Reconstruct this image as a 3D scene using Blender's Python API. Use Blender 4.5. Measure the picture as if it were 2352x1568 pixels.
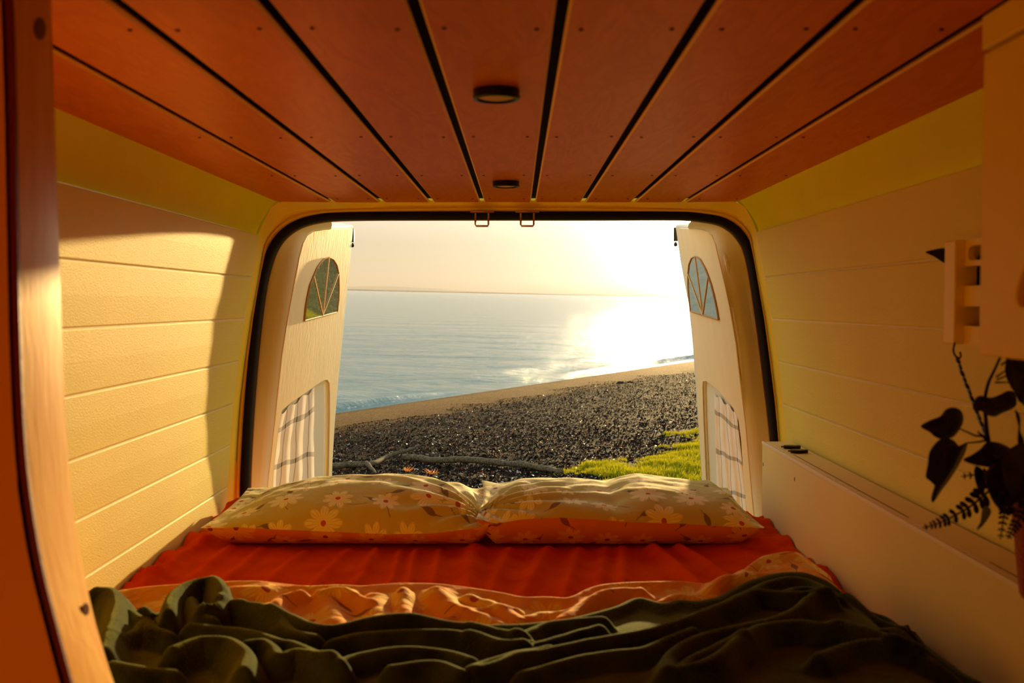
import bpy, bmesh, math, random
import numpy as np
from mathutils import Vector, Matrix, noise
from mathutils.geometry import tessellate_polygon
for o in list(bpy.data.objects): bpy.data.objects.remove(o)
SC = bpy.context.scene
COL = SC.collection
random.seed(7); RNG = np.random.default_rng(7)

# ------------------------------------------------------------------ camera, sky, sun, exposure
F = 2352.0                       # focal length in pixels of the 2352 x 1568 frame
ZO = 1.70                        # camera height; the modelling coordinates below are relative to the camera
PITCH = math.atan(87.0/F); YAW = math.atan(13.0/F)
cam = bpy.data.cameras.new('camera'); cam_o = bpy.data.objects.new('camera', cam); COL.objects.link(cam_o)
cam.sensor_width = 36.0; cam.lens = 36.0; cam.clip_start = .02; cam.clip_end = 20000
cam_o.location = (0, 0, ZO); cam_o.rotation_euler = (math.pi/2 - PITCH, 0, YAW)
cam.dof.use_dof = True; cam.dof.focus_distance = 4.2; cam.dof.aperture_fstop = 8.0
SC.camera = cam_o
RC = cam_o.rotation_euler.to_matrix()
SC.view_settings.view_transform = 'Standard'; SC.view_settings.look = 'None'
SC.view_settings.gamma = 1.0; SC.view_settings.use_curve_mapping = False
SC.view_settings.exposure = 0.78

UP = Vector((.0217, -.0096, 1)).normalized()        # the van stands slightly tilted against the horizon
SUN = Vector((.20, 1.0, .107)).normalized()
world = bpy.data.worlds.new('sky'); SC.world = world; world.use_nodes = True
nt = world.node_tree; nt.nodes.clear()
def wn(t, **k):
    n = nt.nodes.new(t)
    for a, b in k.items(): setattr(n, a, b)
    return n
tc = wn('ShaderNodeTexCoord')
def wdot(v):
    n = wn('ShaderNodeVectorMath', operation='DOT_PRODUCT'); n.inputs[1].default_value = v
    nt.links.new(tc.outputs['Generated'], n.inputs[0]); return n.outputs['Value']
def wmath(op, a, b=None, clamp=False):
    n = wn('ShaderNodeMath', operation=op); n.use_clamp = clamp
    for i, x in enumerate((a, b)):
        if x is None: continue
        if isinstance(x, (int, float)): n.inputs[i].default_value = x
        else: nt.links.new(x, n.inputs[i])
    return n.outputs[0]
elev = wdot(UP)
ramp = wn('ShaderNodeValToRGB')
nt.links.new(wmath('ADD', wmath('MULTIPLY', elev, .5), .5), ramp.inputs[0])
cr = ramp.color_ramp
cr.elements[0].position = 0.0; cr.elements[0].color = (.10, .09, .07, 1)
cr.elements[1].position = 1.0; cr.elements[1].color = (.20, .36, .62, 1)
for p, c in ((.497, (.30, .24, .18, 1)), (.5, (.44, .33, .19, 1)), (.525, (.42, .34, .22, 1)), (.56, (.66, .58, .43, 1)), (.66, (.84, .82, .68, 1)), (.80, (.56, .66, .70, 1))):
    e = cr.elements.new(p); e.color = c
sd = wdot(SUN)
ang = wmath('ARCCOSINE', wmath('MINIMUM', sd, .999999))
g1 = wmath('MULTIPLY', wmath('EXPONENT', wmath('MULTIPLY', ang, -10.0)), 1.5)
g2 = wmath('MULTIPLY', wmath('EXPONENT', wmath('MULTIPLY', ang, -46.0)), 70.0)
gl = wn('ShaderNodeMix', data_type='RGBA', blend_type='ADD'); gl.inputs['Factor'].default_value = 1
gm = wn('ShaderNodeMix', data_type='RGBA', blend_type='MULTIPLY'); gm.inputs['Factor'].default_value = 1
gm.inputs['A'].default_value = (1.0, .82, .55, 1)
comb = wn('ShaderNodeCombineColor')
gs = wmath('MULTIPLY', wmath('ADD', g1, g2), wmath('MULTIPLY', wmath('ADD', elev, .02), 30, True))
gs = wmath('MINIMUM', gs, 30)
for i in range(3): nt.links.new(gs, comb.inputs[i])
nt.links.new(comb.outputs[0], gm.inputs['B'])
nt.links.new(ramp.outputs[0], gl.inputs['A']); nt.links.new(gm.outputs['Result'], gl.inputs['B'])
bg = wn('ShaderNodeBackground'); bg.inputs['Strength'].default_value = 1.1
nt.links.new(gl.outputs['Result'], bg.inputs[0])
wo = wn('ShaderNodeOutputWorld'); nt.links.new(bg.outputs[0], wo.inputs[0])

sl = bpy.data.lights.new('sun', 'SUN'); sl.energy = 4.6; sl.color = (1.0, .67, .27); sl.angle = math.radians(.9)
so = bpy.data.objects.new('sun', sl); COL.objects.link(so); so.location = (2, 8, 6)
so.rotation_euler = SUN.to_track_quat('Z', 'Y').to_euler()

# ------------------------------------------------------------------ helpers
def ray(u, v):
    d = RC @ Vector(((u-1176)/F, -(v-784)/F, -1)); return d/d.y
def at(u, v, Y):
    d = ray(u, v); return Vector((d.x*Y, Y, d.z*Y))
def atz(u, v, z):
    d = ray(u, v); return d*(z/d.z)
def atx(u, v, X):
    d = ray(u, v); return d*(X/d.x)
def hexc(h):
    h = h.lstrip('#'); r = [int(h[i:i+2], 16)/255 for i in (0, 2, 4)]
    return tuple((c/12.92 if c <= .04045 else ((c+.055)/1.055)**2.4) for c in r)+(1,)

class MB:
    def __init__(s): s.v = []; s.f = []; s.sm = True
    def add(s, vs, fs):
        k = len(s.v); s.v += [tuple(v) for v in vs]; s.f += [tuple(i+k for i in f) for f in fs]
    def box(s, a, b):
        (x0, y0, z0), (x1, y1, z1) = a, b
        s.add([(x0,y0,z0),(x1,y0,z0),(x1,y1,z0),(x0,y1,z0),(x0,y0,z1),(x1,y0,z1),(x1,y1,z1),(x0,y1,z1)],
              [(0,3,2,1),(4,5,6,7),(0,1,5,4),(1,2,6,5),(2,3,7,6),(3,0,4,7)])
    def obox(s, c, ax, ay, az):
        c = Vector(c); ax = Vector(ax); ay = Vector(ay); az = Vector(az)
        vs = [c+i*ax+j*ay+k*az for k in (-1, 1) for j in (-1, 1) for i in (-1, 1)]
        s.add(vs, [(0,2,3,1),(4,5,7,6),(0,1,5,4),(1,3,7,5),(3,2,6,7),(2,0,4,6)])
    def grid(s, P, closed_u=False):
        n = len(P); m = len(P[0]); k = len(s.v)
        for r in P: s.v += [tuple(p) for p in r]
        for i in range(n-1):
            for j in range(m if closed_u else m-1):
                j2 = (j+1) % m
                s.f.append((k+i*m+j, k+i*m+j2, k+(i+1)*m+j2, k+(i+1)*m+j))
    def tube(s, pts, rad, seg=8, cap=True, squash=None):
        pts = [Vector(p) for p in pts]; n = len(pts)
        if not hasattr(rad, '__len__'): rad = [rad]*n
        rings = []; up = None
        for i, p in enumerate(pts):
            t = (pts[min(i+1, n-1)]-pts[max(i-1, 0)]).normalized()
            if up is None: up = t.orthogonal().normalized()
            up = (up-t*up.dot(t)).normalized(); sd_ = t.cross(up)
            q = squash if squash else 1
            rings.append([p+rad[i]*(math.cos(a)*up+q*math.sin(a)*sd_) for a in [2*math.pi*j/seg for j in range(seg)]])
        k = len(s.v); s.grid(rings, True)
        if cap:
            s.f.append(tuple(k+j for j in range(seg))[::-1]); s.f.append(tuple(k+(n-1)*seg+j for j in range(seg)))
    def lathe(s, c, prof, seg=40):
        c = Vector(c); k = len(s.v)
        s.grid([[c+Vector((r*math.cos(a), r*math.sin(a), z)) for a in [2*math.pi*j/seg for j in range(seg)]] for r, z in prof], True)
    def plate(s, loops, off):
        """3-D polygon (first loop) with holes, given thickness vector off"""
        loops = [[Vector(p) for p in l] for l in loops]
        tris = tessellate_polygon(loops); flat = [p for l in loops for p in l]; n = len(flat)
        off = Vector(off)
        s.add(flat+[p+off for p in flat], [tuple(t) for t in tris]+[tuple(i+n for i in reversed(t)) for t in tris])
        k = len(s.v)-2*n; b = 0
        for l in loops:
            m = len(l)
            for i in range(m):
                j = (i+1) % m; s.f.append((k+b+i, k+b+j, k+b+j+n, k+b+i+n))
            b += m
    def build(s, name, mat, parent=None, smooth=False, bevel=0, auto=None, uv=None, kind=None):
        base = Vector(parent['_base']) if parent is not None and '_base' in parent else Vector((0, 0, -ZO))
        me = bpy.data.meshes.new(name)
        me.from_pydata([(v[0]-base.x, v[1]-base.y, v[2]-base.z) for v in s.v], [], s.f); me.update()
        bm = bmesh.new(); bm.from_mesh(me); bmesh.ops.recalc_face_normals(bm, faces=bm.faces); bm.to_mesh(me); bm.free()
        if mat: me.materials.append(mat)
        if smooth:
            me.polygons.foreach_set('use_smooth', [True]*len(me.polygons))
        if uv is not None:
            l = me.uv_layers.new(name='UVMap'); vi = np.zeros(len(me.loops), dtype=int); me.loops.foreach_get('vertex_index', vi)
            l.data.foreach_set('uv', np.asarray(uv, dtype=np.float32)[vi].ravel())
        o = bpy.data.objects.new(name, me); COL.objects.link(o)
        if parent is not None:
            o.parent = parent; o['_base'] = tuple(base)
        else: o['_base'] = (0, 0, -ZO)
        if bevel:
            b = o.modifiers.new('bevel', 'BEVEL'); b.width = bevel; b.segments = 2; b.limit_method = 'ANGLE'; b.angle_limit = math.radians(40)
        if kind: o['kind'] = kind
        return o
def empty(name, base, label=None, cat=None, group=None, kind=None):
    o = bpy.data.objects.new(name, None); COL.objects.link(o); o.empty_display_size = .05
    base = Vector(base); o.location = (base.x, base.y, base.z+ZO); o['_base'] = tuple(base)
    tag(o, label, cat, group, kind); return o
def tag(o, label=None, cat=None, group=None, kind=None):
    if label: o['label'] = label
    if cat: o['category'] = cat
    if group: o['group'] = group
    if kind: o['kind'] = kind
    return o

def mat(name, color, rough=.5, bump=0, bscale=200, var=0, vscale=8, sheen=0, metal=0, spec=.22, coat=0, stretch=None, sheen_tint=None, dark=None, coords='Object'):
    m = bpy.data.materials.new(name); m.use_nodes = True; t = m.node_tree; b = t.nodes['Principled BSDF']
    b.inputs['Base Color'].default_value = color; b.inputs['Roughness'].default_value = rough
    b.inputs['Metallic'].default_value = metal; b.inputs['Specular IOR Level'].default_value = spec
    b.inputs['Sheen Weight'].default_value = sheen; b.inputs['Coat Weight'].default_value = coat
    if sheen: b.inputs['Sheen Roughness'].default_value = .4
    if sheen_tint: b.inputs['Sheen Tint'].default_value = sheen_tint
    c = t.nodes.new('ShaderNodeTexCoord'); mp = t.nodes.new('ShaderNodeMapping')
    t.links.new(c.outputs[coords], mp.inputs[0])
    if stretch: mp.inputs['Scale'].default_value = stretch
    if var:
        n = t.nodes.new('ShaderNodeTexNoise'); n.inputs['Scale'].default_value = vscale; n.inputs['Detail'].default_value = 6
        t.links.new(mp.outputs[0], n.inputs['Vector'])
        r = t.nodes.new('ShaderNodeValToRGB'); t.links.new(n.outputs['Fac'], r.inputs[0])
        r.color_ramp.elements[0].position = .3; r.color_ramp.elements[1].position = .72
        d = dark if dark else tuple(x*(1-var) for x in color[:3])+(1,)
        r.color_ramp.elements[0].color = d; r.color_ramp.elements[1].color = color
        t.links.new(r.outputs[0], b.inputs['Base Color'])
    if bump:
        n = t.nodes.new('ShaderNodeTexNoise'); n.inputs['Scale'].default_value = bscale; n.inputs['Detail'].default_value = 4
        t.links.new(mp.outputs[0], n.inputs['Vector'])
        bp = t.nodes.new('ShaderNodeBump'); bp.inputs['Strength'].default_value = bump; bp.inputs['Distance'].default_value = .003
        t.links.new(n.outputs['Fac'], bp.inputs['Height']); t.links.new(bp.outputs[0], b.inputs['Normal'])
    return m

def wood(name, c1, c2, c3, rough=.35, coat=.4, axis='Y', scale=3.0, st=(1, .75, .4, 1), metal=0):
    m = bpy.data.materials.new(name); m.use_nodes = True; t = m.node_tree; b = t.nodes['Principled BSDF']
    c = t.nodes.new('ShaderNodeTexCoord'); mp = t.nodes.new('ShaderNodeMapping'); t.links.new(c.outputs['Object'], mp.inputs[0])
    oi = t.nodes.new('ShaderNodeObjectInfo'); off = t.nodes.new('ShaderNodeCombineXYZ')
    mu = t.nodes.new('ShaderNodeMath'); mu.operation = 'MULTIPLY'; mu.inputs[1].default_value = 37
    t.links.new(oi.outputs['Random'], mu.inputs[0])
    for i in range(3): t.links.new(mu.outputs[0], off.inputs[i])
    t.links.new(off.outputs[0], mp.inputs['Location'])
    mp.inputs['Scale'].default_value = {'Y': (8, 1.6, 8), 'Z': (8, 8, 1.1), 'X': (1.6, 9, 8)}[axis]
    n = t.nodes.new('ShaderNodeTexNoise'); n.inputs['Scale'].default_value = scale; n.inputs['Detail'].default_value = 5; n.inputs['Distortion'].default_value = 1.4
    t.links.new(mp.outputs[0], n.inputs['Vector'])
    w = t.nodes.new('ShaderNodeMath'); w.operation = 'MULTIPLY'; w.inputs[1].default_value = 9; t.links.new(n.outputs['Fac'], w.inputs[0])
    fr = t.nodes.new('ShaderNodeMath'); fr.operation = 'PINGPONG'; fr.inputs[1].default_value = 1; t.links.new(w.outputs[0], fr.inputs[0])
    r = t.nodes.new('ShaderNodeValToRGB'); t.links.new(fr.outputs[0], r.inputs[0])
    r.color_ramp.elements[0].color = c1; r.color_ramp.elements[1].color = c2
    n2 = t.nodes.new('ShaderNodeTexNoise'); n2.inputs['Scale'].default_value = 1.3; t.links.new(mp.outputs[0], n2.inputs['Vector'])
    mx = t.nodes.new('ShaderNodeMix'); mx.data_type = 'RGBA'; t.links.new(n2.outputs['Fac'], mx.inputs['Factor'])
    t.links.new(r.outputs[0], mx.inputs['A']); mx.inputs['B'].default_value = c3
    t.links.new(mx.outputs['Result'], b.inputs['Base Color'])
    b.inputs['Roughness'].default_value = rough; b.inputs['Specular IOR Level'].default_value = .12; b.inputs['Metallic'].default_value = metal; b.inputs['Coat Weight'].default_value = coat; b.inputs['Coat Roughness'].default_value = .25
    b.inputs['Coat Tint'].default_value = (1, .8, .5, 1); b.inputs['Specular Tint'].default_value = st
    n3 = t.nodes.new('ShaderNodeTexNoise'); n3.inputs['Scale'].default_value = 30; t.links.new(mp.outputs[0], n3.inputs['Vector'])
    bp = t.nodes.new('ShaderNodeBump'); bp.inputs['Strength'].default_value = .15; bp.inputs['Distance'].default_value = .002
    t.links.new(n3.outputs['Fac'], bp.inputs['Height']); t.links.new(bp.outputs[0], b.inputs['Normal'])
    return m

def floral(name, ground, petal, eye, leaf, scale=9.0, seed=0.0, rough=.85, bump=.25):
    """printed daisies: Voronoi cells, polar petals; UVs are in metres"""
    m = bpy.data.materials.new(name); m.use_nodes = True; t = m.node_tree; b = t.nodes['Principled BSDF']
    N = t.nodes.new; L = t.links.new
    uv = N('ShaderNodeUVMap'); mp = N('ShaderNodeMapping'); L(uv.outputs[0], mp.inputs[0])
    mp.inputs['Location'].default_value = (seed, seed*1.7, 0)
    def M(op, a, b_=None, c=None):
        n = N('ShaderNodeMath'); n.operation = op
        for i, x in enumerate((a, b_, c)):
            if x is None: continue
            if isinstance(x, (int, float)): n.inputs[i].default_value = x
            else: L(x, n.inputs[i])
        return n.outputs[0]
    def cells(sc, shift, rnd):
        s = N('ShaderNodeVectorMath'); s.operation = 'MULTIPLY_ADD'; s.inputs[1].default_value = (sc, sc, 0); s.inputs[2].default_value = (shift, shift*.6, 0)
        L(mp.outputs[0], s.inputs[0])
        v = N('ShaderNodeTexVoronoi'); v.voronoi_dimensions = '2D'; v.inputs['Scale'].default_value = 1; v.inputs['Randomness'].default_value = rnd
        L(s.outputs[0], v.inputs['Vector'])
        d = N('ShaderNodeVectorMath'); d.operation = 'SUBTRACT'; L(s.outputs[0], d.inputs[0]); L(v.outputs['Position'], d.inputs[1])
        sp = N('ShaderNodeSeparateXYZ'); L(d.outputs[0], sp.inputs[0])
        cs = N('ShaderNodeSeparateColor'); L(v.outputs['Color'], cs.inputs[0])
        return sp.outputs[0], sp.outputs[1], cs.outputs[0], cs.outputs[1]
    def mixc(f, a, b_):
        x = N('ShaderNodeMix'); x.data_type = 'RGBA'; L(f, x.inputs['Factor'])
        for nm, v in (('A', a), ('B', b_)):
            if isinstance(v, tuple): x.inputs[nm].default_value = v
            else: L(v, x.inputs[nm])
        return x.outputs['Result']
    # leaves
    x, y, r1, r2 = cells(scale*1.15, 3.3, .9)
    a = M('MULTIPLY', r1, 6.28); ca = M('COSINE', a); sa = M('SINE', a)
    lx = M('ADD', M('MULTIPLY', x, ca), M('MULTIPLY', y, sa)); ly = M('SUBTRACT', M('MULTIPLY', y, ca), M('MULTIPLY', x, sa))
    half = M('MULTIPLY', M('SUBTRACT', 1, M('POWER', M('ABSOLUTE', M('DIVIDE', lx, .22)), 1.7)), .085)
    leafm = M('MULTIPLY', M('LESS_THAN', M('ABSOLUTE', ly), half), M('LESS_THAN', r2, .8))
    stem = M('MULTIPLY', M('LESS_THAN', M('ABSOLUTE', M('ADD', ly, M('MULTIPLY', M('MULTIPLY', lx, lx), .4))), .012), M('LESS_THAN', M('ABSOLUTE', lx), .36))
    leafm = M('MAXIMUM', leafm, stem)
    # flowers
    x, y, r1, r2 = cells(scale, 0.0, .55)
    rr = M('SQRT', M('ADD', M('MULTIPLY', x, x), M('MULTIPLY', y, y)))
    th = M('ADD', M('ARCTAN2', y, x), M('MULTIPLY', r1, 6.28))
    pc = M('ABSOLUTE', M('COSINE', M('MULTIPLY', th, 4.0)))
    R = M('MULTIPLY', M('ADD', .18, M('MULTIPLY', M('POWER', pc, .6), .27)), M('ADD', .72, M('MULTIPLY', r2, .42)))
    pet = M('LESS_THAN', rr, R)
    vein = M('MULTIPLY', M('GREATER_THAN', M('ABSOLUTE', M('SINE', M('MULTIPLY', th, 12.0))), .93), M('GREATER_THAN', rr, .09))
    edge = M('MULTIPLY', pet, M('GREATER_THAN', rr, M('MULTIPLY', R, .93)))
    eyem = M('LESS_THAN', rr, .065)
    oline = tuple(g*.45+p*.35 for g, p in zip(ground[:3], petal[:3]))+(1,)
    c = mixc(leafm, ground, leaf)
    c = mixc(pet, c, petal)
    c = mixc(M('MULTIPLY', M('MAXIMUM', M('MULTIPLY', vein, pet), edge), .6), c, oline)
    c = mixc(eyem, c, eye)
    L(c, b.inputs['Base Color']); b.inputs['Roughness'].default_value = rough
    b.inputs['Specular IOR Level'].default_value = .08
    nz = N('ShaderNodeTexNoise'); nz.inputs['Scale'].default_value = 26; nz.inputs['Detail'].default_value = 5; L(uv.outputs[0], nz.inputs['Vector'])
    bp = N('ShaderNodeBump'); bp.inputs['Strength'].default_value = bump; bp.inputs['Distance'].default_value = .012
    L(nz.outputs['Fac'], bp.inputs['Height']); L(bp.outputs[0], b.inputs['Normal'])
    return m

# ------------------------------------------------------------------ materials
WOODC = wood('varnished_ply', hexc('e07600'), hexc('ca5400'), hexc('e07c00'), rough=.36, coat=.0, metal=.35, st=(1, .5, .1, 1))
LITCHAMFER = mat('lit_ply_chamfer', hexc('ffcc78'), .6)
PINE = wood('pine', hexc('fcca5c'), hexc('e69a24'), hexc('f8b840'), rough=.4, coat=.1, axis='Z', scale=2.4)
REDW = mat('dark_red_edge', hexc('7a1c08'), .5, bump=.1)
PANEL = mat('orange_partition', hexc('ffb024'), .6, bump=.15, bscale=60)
WALLM = mat('cream_board', hexc('eeda62'), .62, bump=.35, bscale=420, var=.06, vscale=3)
METALP = mat('yellow_painted_steel', hexc('f0e400'), .6, spec=.05, bump=.12, bscale=90, var=.05)
FRAME = mat('yellowed_frame_paint', hexc('ffdc40'), .38, bump=.06, bscale=60, var=.06)
RUBBER = mat('black_rubber', (.006, .004, .003, 1), .5, spec=.15)
BLACK = mat('black_plastic', (.004, .003, .003, 1), .35)
BACK = mat('dark_cavity', (.012, .006, .003, 1), .9)
WHITE = mat('white_door_paint', hexc('eae4c8'), .42, bump=.05, bscale=40, var=.05, vscale=5)
PLYDOOR = mat('cream_door_board', hexc('fae4b0'), .5, bump=.2, bscale=60, var=.07, vscale=9, stretch=(2, 2, .3))
CABM = mat('cabinet_paint', hexc('ffdc3c'), .5, bump=.05, bscale=90)
BOXM = mat('box_paint', hexc('f2dc8c'), .5, bump=.08, bscale=260, var=.05, vscale=4)
TRIM_LITGAP = mat('white_trim_lit_gap', hexc('f2e2bc'), .5)
SLOT = mat('slot_shadow', hexc('5a3414'), .8)
DIFF = mat('lamp_diffuser', hexc('cda04a'), .4)
STEEL = mat('zinc_steel', hexc('c8a878'), .3, metal=1)
IRON = mat('dark_iron', hexc('2a1208'), .45, metal=.6)
SHEET = mat('rust_sheet', hexc('e25000'), .85, bump=.3, bscale=350, sheen=0, var=.10, vscale=14, dark=hexc('cc3e00'), sheen_tint=(1, .4, .1, 1), spec=.0)
F_TOP = floral('floral_sage', hexc('ccbc6c'), hexc('f6e6a4'), hexc('c85a1c'), hexc('86704a'), 11.0, .13)
F_UND = floral('floral_peach', hexc('e48a38'), hexc('f4b850'), hexc('a8441c'), hexc('97593a'), 11.0, .41)
F_DUV = floral('floral_duvet', hexc('ea9e28'), hexc('f4c858'), hexc('b85820'), hexc('98683a'), 9.0, .77, bump=.6)

def fleece_mat():
    m = mat('green_fleece', hexc('3e4c14'), .95, bump=.8, bscale=420, sheen=.6, var=.5, vscale=16, dark=hexc('141a04'), sheen_tint=(.68, .78, .20, 1), spec=.1)
    m.node_tree.nodes['Principled BSDF'].inputs['Sheen Roughness'].default_value = .28
    return m
FLEECE = fleece_mat()

# ------------------------------------------------------------------ land and sea
P0 = np.array([-4.45, 24.7]); NR = np.array([.879, -.476]); DR = np.array([.476, .879])
PS = [-60, -8, -2, 0, 1.2, 3.6, 6, 9, 11.5, 13.5, 18, 60, 400]
PZ = [-12, -4.0, -3.25, -2.99, -2.86, -2.66, -2.38, -2.02, -1.76, -1.69, -1.66, -1.2, 3.0]
def tilt(X, Y): return .0096*Y - .0217*X
def fbm(X, Y, sc, seed=0.0):
    out = np.zeros_like(X); a = 1.0
    for k in range(4):
        f = sc*2**k
        out += a*(np.sin(X*f*1.3+seed+k*2.1+1.7*np.sin(Y*f*.9+k))*np.cos(Y*f*1.1-seed*1.3+1.3*np.sin(X*f*.7+2*k)))
        a *= .5
    return out
def sea_z(): return -3.0
def land(X, Y, rough=True):
    X = np.asarray(X, float); Y = np.asarray(Y, float)
    s = (X-P0[0])*NR[0]+(Y-P0[1])*NR[1]
    z = np.interp(s, PS, PZ)+tilt(X, Y)
    if rough:
        k = np.clip((s-.5)/3, 0, 1)
        z = z+.018*k*fbm(X, Y, 1.1, 1.0)+.012*k*fbm(X, Y, 4.0, 3.0)
    return z
def ground_pt(u, v):
    d = ray(u, v); Y = 3.0
    while Y < 200:
        if d.z*Y < float(land(d.x*Y, Y)): break
        Y += .02
    return Vector((d.x*Y, Y, float(land(d.x*Y, Y))))

def arr_mesh(name, V, Fc, material, smooth=True, attrs=None, uv=None):
    V = np.asarray(V, np.float32).copy(); V[:, 2] += ZO
    me = bpy.data.meshes.new(name); me.from_pydata(V, [], Fc.tolist() if hasattr(Fc, 'tolist') else Fc); me.update()
    me.materials.append(material)
    if smooth: me.polygons.foreach_set('use_smooth', [True]*len(me.polygons))
    for k, a in (attrs or {}).items():
        at_ = me.attributes.new(k, 'FLOAT', 'POINT'); at_.data.foreach_set('value', np.asarray(a, np.float32))
    if uv is not None:
        l = me.uv_layers.new(name='UVMap'); vi = np.zeros(len(me.loops), dtype=int); me.loops.foreach_get('vertex_index', vi)
        l.data.foreach_set('uv', np.asarray(uv, np.float32)[vi].ravel())
    o = bpy.data.objects.new(name, me); COL.objects.link(o); return o
def gridfaces(n, m):
    i = np.arange(n-1)[:, None]*m; j = np.arange(m-1)[None]
    a = (i+j).ravel(); return np.stack([a, a+1, a+m+1, a+m], 1)

def terrain():
    ss = np.concatenate([np.linspace(-8, 0, 12), np.linspace(.15, 16, 150), np.geomspace(16.5, 300, 22)])
    tt = np.concatenate([-np.geomspace(400, 26, 16), np.linspace(-25, 30, 300), np.geomspace(31, 900, 40)])
    S, T = np.meshgrid(ss, tt, indexing='ij')
    X = P0[0]+S*NR[0]+T*DR[0]; Y = P0[1]+S*NR[1]+T*DR[1]
    Z = land(X, Y)
    m = bpy.data.materials.new('beach'); m.use_nodes = True; t = m.node_tree; b = t.nodes['Principled BSDF']; N = t.nodes.new; L = t.links.new
    at_ = N('ShaderNodeAttribute'); at_.attribute_name = 's'
    tcn = N('ShaderNodeTexCoord')
    n = N('ShaderNodeTexNoise'); n.inputs['Scale'].default_value = 1.2; n.inputs['Detail'].default_value = 6; L(tcn.outputs['Object'], n.inputs['Vector'])
    ad = N('ShaderNodeMath'); ad.operation = 'MULTIPLY_ADD'; ad.inputs[1].default_value = 2.6; L(n.outputs['Fac'], ad.inputs[0]); L(at_.outputs['Fac'], ad.inputs[2])
    sc = N('ShaderNodeMath'); sc.operation = 'MULTIPLY'; sc.inputs[1].default_value = 1/20; L(ad.outputs[0], sc.inputs[0])
    r = N('ShaderNodeValToRGB'); L(sc.outputs[0], r.inputs[0]); e = r.color_ramp.elements
    e[0].position = .05; e[0].color = hexc('3c2c18')
    e[1].position = .95; e[1].color = hexc('4a5412')
    for p, c in ((.10, '6a4e28'), (.20, '604522'), (.255, '4c3418'), (.29, '1c140c'), (.60, '19110a'), (.665, '100c05'), (.70, '39400c')):
        q = e.new(p); q.color = hexc(c)
    v = N('ShaderNodeTexVoronoi'); v.inputs['Scale'].default_value = 38; L(tcn.outputs['Object'], v.inputs['Vector'])
    cs = N('ShaderNodeSeparateColor'); L(v.outputs['Color'], cs.inputs[0])
    rr = N('ShaderNodeValToRGB'); L(cs.outputs[0], rr.inputs[0]); rr.color_ramp.elements[0].color = (.45, .45, .45, 1); rr.color_ramp.elements[1].color = (1.9, 1.8, 1.7, 1)
    mx = N('ShaderNodeMix'); mx.data_type = 'RGBA'; mx.blend_type = 'MULTIPLY'; mx.inputs['Factor'].default_value = 1
    L(r.outputs[0], mx.inputs['A']); L(rr.outputs[0], mx.inputs['B']); L(mx.outputs['Result'], b.inputs['Base Color'])
    b.inputs['Roughness'].default_value = .8; b.inputs['Specular IOR Level'].default_value = .02
    v2 = N('ShaderNodeTexVoronoi'); v2.inputs['Scale'].default_value = 60; L(tcn.outputs['Object'], v2.inputs['Vector'])
    bp = N('ShaderNodeBump'); bp.inputs['Strength'].default_value = .9; bp.inputs['Distance'].default_value = .02; L(v2.outputs['Distance'], bp.inputs['Height'])
    L(bp.outputs[0], b.inputs['Normal'])
    o = arr_mesh('beach', np.stack([X.ravel(), Y.ravel(), Z.ravel()], 1), gridfaces(len(ss), len(tt)), m, attrs={'s': S.ravel()})
    tag(o, 'dark shell and pebble beach sloping from the grass down to the sea', None, None, 'structure')
terrain()

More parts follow.
